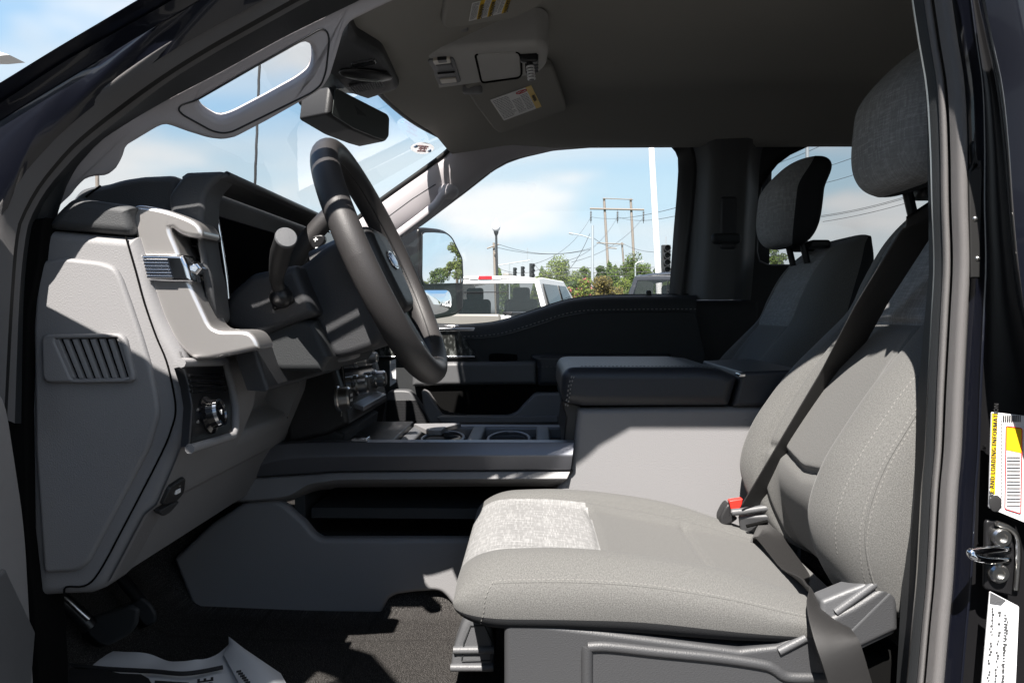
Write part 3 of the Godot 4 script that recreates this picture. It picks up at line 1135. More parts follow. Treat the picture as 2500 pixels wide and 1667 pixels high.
	t = thing("canopy", "white canopy corner at the picture's upper left edge", "canopy", far(Vector2(-300, 150), 16.0) * Vector3(1, 0, 1))
	a = Acc.new()
	var cp := PackedVector3Array()
	for p in [[-600, 96], [-20, 121], [22, 134], [-20, 138], [-600, 138]]: cp.append(far(Vector2(p[0], p[1]), 16.0))
	a.prism(cp, Vector3(0, 0, -.5), .01, 1)
	put("fascia", a, M.white_paint, t)
	a = Acc.new()
	a.tube(PackedVector3Array([far(Vector2(-350, 100), 17.0), far(Vector2(-350, 100), 17.0) * Vector3(1, 0, 1)]), .12, 10)
	put("column", a, M.white_paint, t)
	# wires
	for e in [
		["power line from the twin poles' left insulator down to the left", Z6, 1488, 100, 119.7, 1000, 490, 70.0, 1.2], ["power line from the twin poles' middle insulator down to the left", Z6, 1707, 98, 119.7, 1250, 470, 70.0, 1.2],
		["power line from the twin poles' right insulator down to the left", Z6, 1920, 102, 119.7, 1330, 470, 70.0, 1.0], ["power line running right from the twin poles' left insulator", Z6, 1488, 98, 119.7, 2200, 20, 60.0, .5],
		["power line running right from the twin poles' middle insulator", Z6, 1707, 98, 119.7, 2250, 75, 60.0, .5], ["long power line from the left wooden pole to the galvanised pole", Z6, 735, 325, 80.0, 1500, 350, 90.0, .8],
		["second long power line under the first, left of the galvanised pole", Z6, 720, 350, 80.0, 1500, 362, 90.0, .6], ["span wire that carries the three traffic lights", Z6, 728, 520, 80.0, 1100, 515, 80.0, .5],
		["low power line across the tree tops left of the twin poles", Z6, 1090, 508, 74.0, 2010, 512, 74.0, .1], ["lower power line across the middle of the trees", Z6, 1090, 545, 72.0, 2010, 548, 72.0, .1],
		["lowest power line across the bushes", Z6, 1090, 575, 72.0, 1800, 580, 72.0, .1], ["power line from the galvanised pole to the thin wooden pole", Z6, 1515, 275, 72.0, 1740, 318, 100.0, .5],
		["power line from the thin wooden pole to the right of the window", Z6, 1760, 322, 100.0, 2150, 380, 70.0, .4], ["cable sloping from the lamp post down behind the traffic lights", Z6, 1480, 235, 75.0, 1020, 480, 80.0, 2.5],
		["highest power line in the rear window", B1, 695, 195, 50.0, 895, 125, 45.0, .05], ["power line crossing the rear window above the passenger headrest", B1, 690, 285, 50.0, 1110, 120, 42.0, .1],
		["power line meeting the driver headrest at its middle", B1, 1020, 298, 46.0, 1320, 200, 42.0, .05], ["power line meeting the driver headrest near its lower end", B1, 1030, 394, 46.0, 1330, 310, 42.0, .05],
		["upper of two close power lines under the driver headrest", B1, 1060, 592, 46.0, 1620, 465, 42.0, .1], ["lower of two close power lines under the driver headrest", B1, 1060, 600, 46.5, 1620, 474, 42.5, .1],
		["power line just above the driver's seat back in the rear window", B1, 1070, 630, 46.0, 1670, 492, 42.0, .1], ["lowest power line in the rear window, over the small tree", B1, 1150, 772, 46.0, 1320, 745, 42.0, .05],
	]:
		wire(e[0], q(e[1], [e[2], e[3]])[0], e[4], q(e[1], [e[5], e[6]])[0], e[7], e[8], .014 if e[1] == B1 else .022)

# ---------------------------------------------------------------- the cab's shell
func band(parent: Node, called: String, l: PackedVector2Array, r: PackedVector2Array, zl: float, zr: float, bulge: Vector3, m: String, n := 60, k := 8) -> void:
	var a := Acc.new()
	var side := []
	for e in [[l, zl], [r, zr]]:                     # the front pillar is set prouder partway up, to shade the steering column
		var w := PackedVector3Array()
		for p in cr(e[0], 6): w.append(at(p, e[1] + (.024 * sm(230, 420, p.x) * (1.0 - sm(620, 850, p.x)) if p.x < 1300 else 0.0)))
		side.append(res3(w, n))
	a.strip(side[0], side[1], bulge, k)
	put(called, a, M[m], parent)

func build_cab() -> void:
	var t := thing("pickup_cab", "dark navy pickup cab shell with open driver's doorway, gray pillars and headliner", "truck cab", Vector3(0, 0, 0))
	var a := Acc.new()
	# ---- front pillar on the driver's side, from the paint inwards
	var p0 := q(Z1, [-260, 720, 0, 566, 340, 362, 640, 183, 950, -3, 1300, -210, 1900, -560, 2449, -780, 3031, -1160, 3606, -1640, 4673, -1840, 5700, -1900])
	var p1 := q(Z1, [-260, 800, 0, 656, 400, 396, 760, 191, 1100, -3, 1500, -240, 2040, -500, 2449, -670, 3031, -1050, 3606, -1530, 4673, -1730, 5700, -1790])
	var p2 := q(Z1, [-320, 2700, -200, 1900, -60, 1475, 60, 1320, 130, 1150, 280, 970, 440, 810, 700, 600, 1000, 390, 1300, 210, 1560, 70, 1690, 0, 2000, -170, 2449, -515, 3031, -805, 3606, -1215, 4673, -1395, 5700, -1455])
	var p3 := q(Z1, [20, 2700, 62, 1900, 100, 1480, 160, 1320, 240, 1180, 350, 1040, 480, 900, 700, 720, 1000, 500, 1300, 310, 1600, 140, 1850, 0, 2150, -170, 2449, -430, 3031, -720, 3606, -1130, 4673, -1310, 5700, -1370])
	var p4 := q(Z1, [40, 2700, 84, 1900, 122, 1480, 182, 1326, 262, 1190, 372, 1052, 500, 918, 716, 744, 1016, 524, 1316, 334, 1616, 166, 1880, 18, 2170, -140, 2449, -410, 3031, -700, 3606, -1110, 4673, -1290, 5700, -1350])
	var p5 := q(Z1, [90, 2700, 120, 1900, 165, 1480, 222, 1330, 300, 1200, 410, 1070, 540, 935, 752, 764, 1046, 538, 1346, 350, 1650, 180, 1930, 24, 2230, -140, 2449, -385, 3031, -675, 3606, -1085, 4673, -1265, 5700, -1325])
	var p6 := q(Z1, [240, 2700, 230, 1900, 282, 1420, 372, 1240, 490, 1062, 678, 874, 1016, 664, 1416, 454, 1816, 234, 2250, 22, 2520, -110, 3031, -330, 3606, -600, 4673, -760, 5700, -800])
	band(t, "pillar_paint", p0, p1, .785, .775, Vector3(0, .006, .010), "navy_paint")
	var p1b := q(Z1, [-560, 1500, -300, 980, 0, 765, 400, 520, 760, 300, 1100, 100, 1400, -70, 2000, -350, 2449, -580, 3031, -960, 3606, -1440, 4673, -1640, 5700, -1700])
	band(t, "door_jamb", q(Z1, [-560, 1100, -260, 802, 0, 658, 400, 398, 760, 193, 1100, -1, 1500, -240, 2040, -498, 2449, -668, 3031, -1048, 3606, -1528, 4673, -1728, 5700, -1788]), p1b, .778, .768, Vector3(0, -.003, -.004), "navy_paint")
	band(t, "door_jamb", p1b, q(Z1, [-330, 2700, -210, 1900, -70, 1475, 50, 1320, 120, 1150, 270, 970, 430, 810, 690, 600, 990, 390, 1290, 210, 1550, 70, 1680, 0, 2000, -170, 2449, -515, 3031, -805, 3606, -1215, 4673, -1395, 5700, -1455]), .767, .752, Vector3(0, .004, .004), "navy_paint")
	band(t, "pillar_core", p0, p6, .768, .652, Vector3(0, 0, -.022), "door_dark", 90)
	band(t, "weatherstrip", p2, p3, .745, .735, Vector3(-.004, .008, .016), "rubber", 90)
	band(t, "seal_groove", p3, p4, .73, .725, Vector3(), "rubber_black", 90, 1)
	band(t, "pillar_lip", p4, p5, .725, .715, Vector3(-.002, .004, .005), "rubber", 90)
	band(t, "pillar_flange", p5, p6, .713, .665, Vector3(0, 0, .003), "door_dark", 90)
	# trim with its grab handle
	var trim := q(Z1, [262, 1400, 350, 1220, 470, 1040, 660, 850, 1000, 640, 1400, 430, 1800, 210, 2230, 0, 2420, -100])
	var low := q(Z1, [270, 1440, 400, 1300, 455, 1250, 480, 1213, 540, 1150, 600, 1134, 680, 1130, 740, 1085, 780, 1012, 800, 940, 1000, 820, 1050, 800, 1090, 810, 1200, 850, 1330, 890, 1420, 900, 1500, 885, 1700, 780, 1950, 640, 2060, 570, 2110, 490, 2170, 290, 2195, 200, 2240, 140, 2340, 90, 2530, 0, 2700, -90])
	var hole := fil(q(Z1, [1255, 662, 1275, 634, 1340, 600, 1500, 510, 1700, 405, 1940, 270, 1985, 285, 2005, 340, 2000, 420, 1980, 470, 1900, 530, 1700, 640, 1500, 745, 1430, 770, 1390, 770, 1300, 720]), 14)
	var whole := trim.duplicate()
	low.reverse()
	whole.append_array(low)
	a = Acc.new()
	var tn := Vector3(.37, -.60, .71).normalized()      # the trim turns inwards and faces down and back
	var tc := at(Vector2(400, 235), .672)
	a.holed(res3(wp(fil(whole, 8), tc, tn), 200, true), res3(wp(hole, tc, tn), 70, true), -tn * .022, .007, 4)
	put("front_pillar_trim", a, M.trim_plastic, t)
	a = Acc.new()
	a.tube(wp(fil(q(Z1, [1135, 700, 1150, 670, 1250, 640, 2050, 180, 2090, 200, 2100, 260, 2080, 450, 2050, 540, 1990, 590, 1480, 840, 1420, 850, 1350, 835, 1160, 730]), 12), tc + tn * .0003, tn), .0012, 6, true)
	put("handle_seam", a, M.door_dark, t)
	# ---- centre pillar and rear door edge on the driver's side: offsets in px to the right of a base line
	var base := q(A, [2120, -390, 2178, -270, 2208, -150, 2222, -60, 2229, 0, 2246, 107, 2264, 214, 2273, 357, 2277, 500, 2282, 640, 2276, 768, 2266, 959, 2260, 1100, 2251, 1201, 2240, 1400, 2228, 1530, 2216, 1667, 2208, 1740])
	var off := func(o0: float, o1: float, o2: float) -> PackedVector2Array:
		var r := PackedVector2Array()
		for b in base:
			var o := lerpf(o0, o1, clampf(b.y / 560.0, 0, 1))
			o = lerpf(o, o2, sm(560, 1500, b.y))
			r.append(b + Vector2(o, 0))
		return r
	band(t, "center_pillar_edge", off.call(-3.0, -2.0, -2.0), off.call(3.0, 2.0, 2.0), .725, .727, Vector3(0, 0, .002), "steel")
	band(t, "center_pillar_trim", off.call(2.0, 1.0, 1.0), off.call(28.0, 21.0, 24.0), .728, .742, Vector3(0, 0, .003), "door_dark")
	band(t, "pillar_lip", off.call(28.0, 21.0, 24.0), off.call(46.0, 40.0, 40.0), .746, .750, Vector3(-.002, 0, .006), "rubber")
	band(t, "seal_groove", off.call(45.0, 39.0, 39.0), off.call(54.0, 47.0, 46.0), .748, .748, Vector3(), "rubber_black", 60, 1)
	band(t, "weatherstrip", off.call(53.0, 46.0, 45.0), off.call(91.0, 83.0, 86.0), .760, .760, Vector3(-.002, 0, .016), "rubber")
	band(t, "seal_groove", off.call(90.0, 82.0, 85.0), off.call(104.0, 92.0, 92.0), .755, .755, Vector3(), "rubber_black", 60, 1)
	band(t, "door_jamb", off.call(100.0, 90.0, 90.0), off.call(142.0, 124.0, 130.0), .755, .775, Vector3(.004, 0, .006), "navy_paint")
	band(t, "door_jamb", off.call(141.0, 123.0, 128.0), off.call(165.0, 190.0, 420.0), .765, .76, Vector3(.0, 0, -.008), "satin_black", 60, 6)
	band(t, "rear_door_edge", off.call(160.0, 186.0, 420.0), off.call(178.0, 202.0, 440.0), .80, .86, Vector3(-.004, 0, .004), "navy_paint")
	band(t, "rear_door_skin", off.call(177.0, 201.0, 438.0), off.call(540.0, 580.0, 660.0), .862, .885, Vector3(.0, 0, .02), "navy_paint")
	# ---- roof, rails and closing walls, with thickness
	a = Acc.new()
	a.prism(PackedVector3Array([V(-.27, .56, .76), V(-.05, .63, .70), V(1.85, .63, .70), V(1.85, .63, -.70), V(-.05, .63, -.70), V(-.27, .56, -.76)]), Vector3(0, .05, 0), .01, 2)
	put("roof_panel", a, M.navy_paint, t)
	a = Acc.new()                                   # headliner: from the windshield's upper edge back, rolled down to both rails
	var rows := []
	for i in 61:
		var z := lerpf(-.715, .70, i / 60.0)
		var row := PackedVector3Array()
		var xf := header(z).x
		for j in 49:
			var f := j / 48.0
			var x := xf + (1.80 - xf) * f * f * 0.55 + (1.80 - xf) * f * .45
			row.append(ceiling(x, z, xf))
		rows.append(row)
	a.grid(rows)
	put("headliner", a, M.headliner_cloth, t)
	a = Acc.new()                                   # dark edge of the windshield along the header
	var hl := PackedVector3Array()
	for i in 41: hl.append(header(lerpf(-.69, .69, i / 40.0)) + Vector3(-.008, .004, 0))
	a.tube(hl, .007, 8)
	put("windshield_seal", a, M.rubber_black, t)
	a = Acc.new()
	for s in [1.0]:
		a.prism(PackedVector3Array([V(-.20, .40, .738), V(-.063, .455, .737), V(.04, .512, .735), V(.23, .530, .73), V(.55, .535, .725), V(.55, .64, .71), V(-.02, .64, .71), V(-.26, .575, .74)]), Vector3(0, 0, -.03), .008, 2)
	a.prism(PackedVector3Array([V(.50, .53, .74), V(1.85, .50, .74), V(1.85, .64, .72), V(.50, .64, .72)]), Vector3(0, 0, .06), .008, 2)
	a.prism(PackedVector3Array([V(-.24, .50, .765), V(-.076, .535, .765), V(.03, .585, .765), V(.22, .605, .765), V(.60, .60, .765), V(.60, .66, .75), V(-.02, .66, .75), V(-.25, .60, .76)]), Vector3(0, 0, -.025), .01, 3)
	put("roof_rail", a, M.navy_paint, t)
	a = Acc.new()
	a.prism(PackedVector3Array([V(-.24, .475, -.735), V(.05, .50, -.735), V(1.85, .50, -.735), V(1.85, .64, -.72), V(-.05, .64, -.72), V(-.27, .56, -.74)]), Vector3(0, 0, -.07), .008, 2)
	put("roof_rail", a, M.navy_paint, t)
	a = Acc.new()                                   # rear wall of the cab with its window
	var o4 := PackedVector3Array([V(1.80, .64, .78), V(1.80, .64, -.78), V(1.80, -.65, -.85), V(1.80, -.65, .85)])
	var i4 := PackedVector3Array([V(1.80, .45, .58), V(1.80, .45, -.58), V(1.80, .05, -.62), V(1.80, .05, .62)])
	a.frame(res3(o4, 40, true), res3(i4, 40, true), Vector3(.06, 0, 0), .005, 1)
	put("cab_back_wall", a, M.door_dark, t)
	a = Acc.new()
	a.quad(V(1.83, .46, .60), V(1.83, .46, -.60), V(1.83, .03, -.63), V(1.83, .03, .63))
	put("back_window", a, M.tinted_glass, t)
	a = Acc.new()                                   # rear door on the driver's side, shut
	a.frame(res3(PackedVector3Array([V(.60, .54, .80), V(1.86, .54, .80), V(1.86, -.85, .90), V(.60, -.85, .90)]), 40, true), res3(PackedVector3Array([V(.82, .42, .805), V(1.62, .42, .805), V(1.62, .06, .835), V(.82, .06, .835)]), 40, true), Vector3(0, 0, -.08), .006, 1)
	put("rear_door", a, M.navy_paint, t)
	a = Acc.new()
	a.quad(V(.80, .44, .77), V(1.64, .44, .77), V(1.64, .04, .80), V(.80, .04, .80))
	put("rear_door_window", a, M.tinted_glass, t)
	# centre pillar's body on the driver's side
	a = Acc.new()
	var cpl := PackedVector3Array([V(.47, .53, .70), V(.70, .53, .70), V(.70, -.85, .70), V(.44, -.85, .70), V(.46, -.3, .70), V(.485, .05, .70)])
	a.prism(cpl, Vector3(0, 0, -.04), .01, 2)
	put("center_pillar_body", a, M.door_dark, t)
	# ---- passenger side: pillars, rear quarter with its window
	var ul := q(Z2, [2300, 820, 1700, 830, 1300, 850, 1082, 876, 1003, 985, 592, 1284, 452, 1395, 250, 1550])
	var lr := q(Z2, [2352, 916, 1900, 938, 1500, 1000, 1320, 1080, 1000, 1330, 870, 1430, 720, 1525, 560, 1640])
	a = Acc.new()
	a.strip(res3(wzz(cr(ul, 6), -.665, -.70), 50), res3(wzz(cr(lr, 6), -.725, -.735), 50), Vector3(.01, .01, .03), 10)
	put("passenger_pillar_trim", a, M.trim_plastic, t)
	a = Acc.new()
	a.tube(wzz(cr(q(Z2, [1082, 876, 1003, 983, 592, 1282, 452, 1393, 250, 1548]), 6), -.662, -.698), .007, 8)
	put("windshield_seal", a, M.rubber_black, t)
	var gr := Acc.new()
	gr.tube(wzz(cr(q(Z2, [664, 1530, 720, 1488, 870, 1375, 950, 1305, 1000, 1238, 1034, 1218]), 6), -.675, -.67), .013, 12, false, -1.0, true)
	gr.ball(at(q(Z2, [1030, 1222])[0], -.69), Vector3(.03, .022, .03))
	put("grab_handle", gr, M.trim_plastic, t)
	a = Acc.new()
	a.tube(wzz(q(Z2, [640, 1388, 800, 1270, 950, 1175]), -.652, -.655), .0016, 5)
	put("trim_seam", a, M.door_dark, t)
	# black frame round the passenger window
	var win := q(A, [960, 592, 1033, 549, 1083, 511, 1140, 468, 1205, 417, 1240, 398, 1274, 386, 1351, 368, 1465, 359, 1560, 354, 1600, 352, 1626, 352, 1645, 362, 1655, 385, 1656, 420, 1652, 480, 1645, 560, 1633, 727])
	var wout := q(A, [930, 605, 1020, 545, 1074, 505, 1132, 461, 1198, 409, 1235, 389, 1271, 377, 1351, 357, 1465, 348, 1560, 343, 1610, 341, 1650, 341, 1690, 352, 1702, 385, 1702, 420, 1697, 480, 1688, 560, 1664, 740])
	a = Acc.new()
	a.strip(res3(wz(win, -.755), 70), res3(wz(wout, -.735), 70), Vector3(0, 0, .006), 6)
	put("window_frame", a, M.satin_black, t)
	# pillar between the passenger windows
	a = Acc.new()
	rows = []
	var pl := q(B1, [150, 150, 175, 200, 195, 300, 190, 420, 180, 640, 168, 880, 150, 1130])
	var pr := q(B1, [760, 90, 690, 150, 668, 280, 660, 420, 645, 640, 632, 880, 610, 1130])
	var L3 := res3(wz(cr(pl, 5), -.752), 30)
	var R3 := res3(wz(cr(pr, 5), -.74), 30)
	for i in 30:
		var row := PackedVector3Array()
		for j in 13:
			var f := j / 12.0
			row.append(L3[i].lerp(R3[i], f) + Vector3(0, 0, .075 * sm(.08, .30, f) * sm(0, .3, 1 - f)))
		rows.append(row)
	a.grid(rows)
	put("passenger_center_pillar", a, M.pillar_plastic, t)
	a = Acc.new()
	a.prism(wz(q(B1, [90, 1128, 660, 1128, 660, 1800, -60, 1800, 60, 1400]), -.742), Vector3(0, 0, -.03), .01, 2)
	put("lower_pillar_trim", a, M.door_dark, t)
	a = Acc.new()
	a.frame(res3(wz(fil(q(B1, [425, 365, 520, 365, 520, 760, 420, 760]), 10), -.684), 40, true), res3(wz(fil(q(B1, [436, 378, 508, 378, 508, 740, 434, 740]), 8), -.684), 40, true), Vector3(0, 0, -.012), .003, 2)
	a.rbox(at(q(B1, [466, 640])[0], -.675), Vector3(.05, .15, .02), .012)
	put("belt_height_slide", a, M.dark_plastic, t)
	a = Acc.new()
	a.rbox(at(q(B1, [452, 738])[0], -.668), Vector3(.085, .030, .025), .012)
	put("passenger_belt_guide", a, M.door_dark, t)
	# rear quarter: a wall with the rear side window
	var wo := wz(q(A, [1800, 250, 2700, 250, 2700, 1300, 1800, 1300]), -.745)
	var wi := wz(fil(q(B1, [697, 300, 702, 200, 740, 145, 830, 119, 2300, 119, 2300, 900, 660, 900, 668, 700, 690, 400]), 30), -.745)
	a = Acc.new()
	var inner_ring := res3(wi, 80, true)
	var outer_ring := PackedVector3Array()
	var c0 := Vector3()
	for p in inner_ring: c0 += p / 80.0
	for p in inner_ring:
		var d := (p - c0)
		var sx := absf((wo[1].x - wo[0].x) * .5 / maxf(absf(d.x), .001))
		var sy := absf((wo[0].y - wo[3].y) * .5 / maxf(absf(d.y), .001))
		var mid := (wo[0] + wo[2]) * .5
		outer_ring.append(mid + d * minf(sx, sy))
	a.frame(outer_ring, inner_ring, Vector3(0, 0, -.03), .012, 3)
	put("rear_quarter_trim", a, M.door_dark, t)
	a = Acc.new()
	a.quad(at(Vector2(1830, 320), -.80), at(Vector2(2680, 320), -.80), at(Vector2(2680, 1000), -.80), at(Vector2(1830, 1000), -.80))
	put("rear_side_window", a, M.tinted_glass, t)
	a = Acc.new()
	a.frame(res3(PackedVector3Array([V(.60, .62, -.82), V(1.86, .62, -.82), V(1.86, -.85, -.94), V(.60, -.85, -.94)]), 40, true), res3(PackedVector3Array([V(.70, .545, -.82), V(1.75, .545, -.82), V(1.75, .03, -.85), V(.70, .03, -.85)]), 40, true), Vector3(0, 0, .05), .006, 1)
	put("rear_door", a, M.navy_paint, t)
	a = Acc.new()
	a.rbox(at(q(Z3, [1195, 718])[0], -.70), Vector3(.17, .045, .02), .008)
	put("coat_hook_recess", a, M.void_black, t)
	# ---- windshield
	a = Acc.new()
	rows = []
	for i in 21:
		var z := lerpf(-.69, .66, i / 20.0)
		var hd := header(z) + Vector3(-.012, .01, 0)
		rows.append(PackedVector3Array([hd, hd.lerp(cowl(z), .5) + Vector3(-.012, .012, 0), cowl(z)]))
	a.grid(rows)
	put("windshield", a, M.shield_glass, t)
	# ---- floor, front wall, sill and bonnet
	a = Acc.new()
	a.prism(PackedVector3Array([V(-1.15, -.57, .72), V(1.85, -.57, .72), V(1.85, -.57, -.80), V(-1.15, -.57, -.80)]), Vector3(0, -.10, 0), .01, 1)
	put("floor_pan", a, M.door_dark, t)
	a = Acc.new()
	a.prism(PackedVector3Array([V(-1.0, .12, .76), V(-1.0, .12, -.80), V(-1.0, -.62, -.80), V(-1.0, -.62, .76)]), Vector3(-.05, 0, 0), .01, 1)
	a.prism(wz(q(A, [-120, 600, 40, 540, 108, 530, 96, 640, 70, 760, 62, 1000, 66, 1300, 86, 1470, 98, 1667, 98, 1800, -120, 1800]), .70), Vector3(0, 0, -.06), .004, 1)
	a.prism(PackedVector3Array([V(-.62, .1, -.74), V(-1.0, .12, -.74), V(-1.0, -.62, -.80), V(-.45, -.62, -.80), V(-.5, -.2, -.75)]), Vector3(0, 0, -.05), .01, 1)
	put("front_wall", a, M.void_black, t)
	a = Acc.new()
	a.rbox(V(.3, -.66, .80), Vector3(2.4, .16, .18), .03)
	put("door_sill", a, M.navy_paint, t)
	a = Acc.new()
	rows = []
	for i in 13:
		var z := lerpf(-.98, .98, i / 12.0)
		var row := PackedVector3Array()
		for j in 11:
			var f := j / 10.0
			row.append(V(lerpf(-.98, -2.35, f), .045 - .10 * f * f - .12 * pow(absf(z) / .98, 5), z))
		rows.append(row)
	a.grid(rows)
	for s in [-1.0, 1.0]: a.prism(PackedVector3Array([V(-.80, -.09, s * .98), V(-2.35, -.18, s * .98), V(-2.35, -.9, s * .98), V(-.80, -.9, s * .98)]), Vector3(0, 0, -s * .1), .02, 1)
	a.prism(PackedVector3Array([V(-2.35, -.08, .98), V(-2.35, -.08, -.98), V(-2.35, -.9, -.98), V(-2.35, -.9, .98)]), Vector3(-.15, 0, 0), .03, 1)
	put("bonnet", a, M.navy_paint, t)
	# ---- carpet
	a = Acc.new()
	rows = []
	for i in 31:
		var x := lerpf(-.95, 1.0, i / 30.0)
		var row := PackedVector3Array()
		for j in 25:
			var z := lerpf(.71, -.74, j / 24.0)
			var y := -.556 + .012 * sin(x * 7 + z * 3) * .4
			y += .12 * sm(.158, .10, z) * sm(-.22, -.17, z)
			y += .30 * sm(-.62, -.95, x)
			row.append(V(x, y, z))
		rows.append(row)
	a.grid(rows)
	put("floor_carpet", a, M.carpet, t)

func header(z: float) -> Vector3:                   # the windshield's upper edge
	var f := absf(z) / .7
	return V(-.325 + .06 * f * f + .05 * pow(f, 6), .462 + .030 * f - .016 * pow(f, 8), z)

func cowl(z: float) -> Vector3: return V(-1.02 + .16 * pow(absf(z) / .7, 2), .10, z)

func ceiling(x: float, z: float, xf: float) -> Vector3:
	var y := header(z).y - EYE.y + .112 * sm(xf - .02, xf + .45, x) - .03 * sm(1.2, 1.8, x)
	var f := absf(z) / .715
	var rail := .470 - .02 * sm(.8, 1.8, x) - .03 * sm(-.05, -.26, x)
	y = lerpf(y, minf(rail, y), sm(.70, 1.0, f) * sm(.70, .96, f))
	return V(x, y, z)

# ---------------------------------------------------------------- dashboard
func build_dash() -> void:
	var t := thing("dashboard", "two-tone gray dashboard with silver vent bezel, instrument hood and knee panel", "dashboard")
	var a := Acc.new()
	var long := Vector3(0, 0, -1.28)
	# core and padded top
	a.prism(wz(q(A, [150, 500, 291, 450, 420, 445, 428, 560, 432, 800, 425, 960, 340, 1180, 215, 1400, 110, 1420, 90, 560]), .615), long, .01, 2)
	put("core", a, M.door_dark, t)
	a = Acc.new()
	a.prism(wz(fil(q(Z4, [380, 330, 460, 208, 500, 160, 560, 140, 680, 124, 760, 96, 900, 76, 1130, 66, 1120, 200, 1100, 330]), 25), .62), Vector3(0, 0, -1.30), .010, 3)
	put("padded_top", a, M.charcoal_pad, t)
	a = Acc.new()
	a.tube(wz(q(Z4, [545, 212, 590, 175, 640, 140]), .634), .0015, 5)
	put("pad_seam", a, M.void_black, t)
	# end cap: soft strip over the big gray panel
	a = Acc.new()
	a.prism(wz(fil(q(Z4, [268, 408, 330, 325, 400, 250, 452, 210, 850, 264, 815, 310, 838, 455]), 22), .690), Vector3(0, 0, -.07), .012, 4)
	put("end_pad", a, M.charcoal_pad, t)
	var cap_out := q(A, [103, 559, 316, 577, 331, 576, 345, 622, 364, 691, 390, 767, 413, 817, 441, 862, 462, 925, 470, 988, 460, 1047, 420, 1145, 382, 1233, 352, 1257, 264, 1423, 245, 1441, 215, 1453, 157, 1455, 105, 1458, 83, 1472, 68, 1291, 61, 1000, 63, 821, 73, 706, 82, 618])
	a = Acc.new()
	a.prism(wz(cap_out, .684), Vector3(0, 0, -.06), .014, 4)
	put("end_panel", a, M.gray_plastic, t)
	a = Acc.new()
	a.prism(wz(fil(q(A, [88, 640, 149, 627, 245, 638, 278, 650, 294, 677, 318, 744, 344, 821, 367, 897, 383, 973, 387, 1012, 362, 1096, 212, 1378, 186, 1397, 103, 1402, 82, 1100, 78, 800]), 16), .690), Vector3(0, 0, -.02), .006, 3)
	put("end_panel_field", a, M.gray_plastic, t)
	a = Acc.new()
	a.tube(wz(cr(q(A, [306, 577, 330, 660, 352, 740, 380, 820, 405, 880, 422, 950, 428, 1000, 420, 1040, 392, 1110, 300, 1288, 240, 1398, 205, 1430, 160, 1433, 157, 1455]), 4), .6845), .0013, 5)
	put("end_panel_seam", a, M.void_black, t)
	# side vent grille
	var grill := fil(q(Z4, [255, 1110, 285, 1088, 755, 1080, 795, 1108, 858, 1365, 835, 1396, 295, 1398, 262, 1370]), 6)
	var gin := fil(q(Z4, [338, 1118, 742, 1110, 752, 1135, 815, 1345, 808, 1366, 452, 1372]), 4)
	a = Acc.new()
	var go := res3(wz(grill, .697), 60, true)
	var gi := PackedVector3Array()
	var gl := res3(wz(gin, .697), 300, true)
	var gc := at(q(Z4, [580, 1240])[0], .697)
	for o in go:
		var best := gl[0]
		var bd := -9.0
		for h in gl:
			var dd := (h - gc).normalized().dot((o - gc).normalized())
			if dd > bd:
				bd = dd
				best = h
		gi.append(best)
	a.frame(go, gi, Vector3(0, 0, -.012), .004, 3)
	var vent := put("side_vent", a, M.gray_plastic, t)
	a = Acc.new()
	a.prism(wz(fil(q(Z4, [300, 1105, 760, 1098, 830, 1375, 330, 1385]), 6), .6915), Vector3(0, 0, -.002), .0005, 1)
	put("vent_recess", a, M.void_black, vent)
	for k in 8:
		a = Acc.new()
		var x := 338.0 + k * 57.5
		a.prism(wz(q(Z4, [x, 1118, x + 30, 1116, x + 138 - k * 4.0, 1370, x + 108 - k * 4.0, 1372]), .6955), Vector3(.004, 0, -.010), .001, 1)
		put("slat", a, M.gray_plastic, vent)
	# silver bezel
	a = Acc.new()
	a.prism(wz(fil(q(Z4, [820, 310, 842, 272, 882, 256, 1050, 288, 1190, 336, 1272, 382, 1300, 470, 1205, 468, 1130, 440, 1085, 400, 1080, 425, 1130, 540, 1215, 770, 1290, 930, 1352, 1062, 1580, 1060, 1632, 1112, 1652, 1172, 1640, 1182, 1290, 1256, 1220, 1240, 1150, 1180, 1080, 1090, 1020, 960, 950, 760, 900, 580, 850, 430]), 26), .672), Vector3(0, 0, -.055), .006, 4)
	put("vent_bezel", a, M.silver_paint, t)
	a = Acc.new()
	a.prism(wz(fil(q(Z4, [1100, 345, 1190, 345, 1280, 400, 1300, 478, 1120, 455, 1088, 400]), 12), .664), Vector3(0, 0, -.06), .006, 3)
	put("bezel_return", a, M.dark_plastic, t)
	a = Acc.new()
	a.prism(wz(fil(q(Z4, [878, 572, 1060, 574, 1162, 578, 1190, 640, 1222, 752, 1100, 752, 940, 746]), 4), .681), Vector3(0, 0, -.03), .006, 3)
	var band_o := put("chrome_band", a, M.chrome, t)
	for k in 6:
		a = Acc.new()
		var y := 615.0 + k * 21
		a.tube(wz(q(Z4, [915 + k * 5, y, 1068 + k * 6, y + 2]), .6815), .0022, 6)
		put("rib", a, M.chrome, band_o)
	# air vent behind the bezel
	a = Acc.new()
	a.prism(wz(fil(q(Z4, [1060, 420, 1290, 470, 1330, 640, 1350, 840, 1370, 1000, 1330, 1060, 1180, 800]), 10), .612), Vector3(0, 0, -.03), .004, 2)
	var av := put("air_vent", a, M.void_black, t)
	for k in 6:
		a = Acc.new()
		var y := 520.0 + k * 78
		a.prism(wzz(q(Z4, [1120 + k * 26, y, 1270 + k * 14, y + 8, 1272 + k * 14, y + 20, 1122 + k * 26, y + 14]), .628, .618), Vector3(0, 0, -.012), .001, 1)
		put("louvre", a, M.satin_black, av)
	a = Acc.new()
	a.tube(wz(cr(q(Z4, [1270, 505, 1305, 640, 1340, 800, 1355, 900, 1335, 985]), 4), .628), .0035, 8)
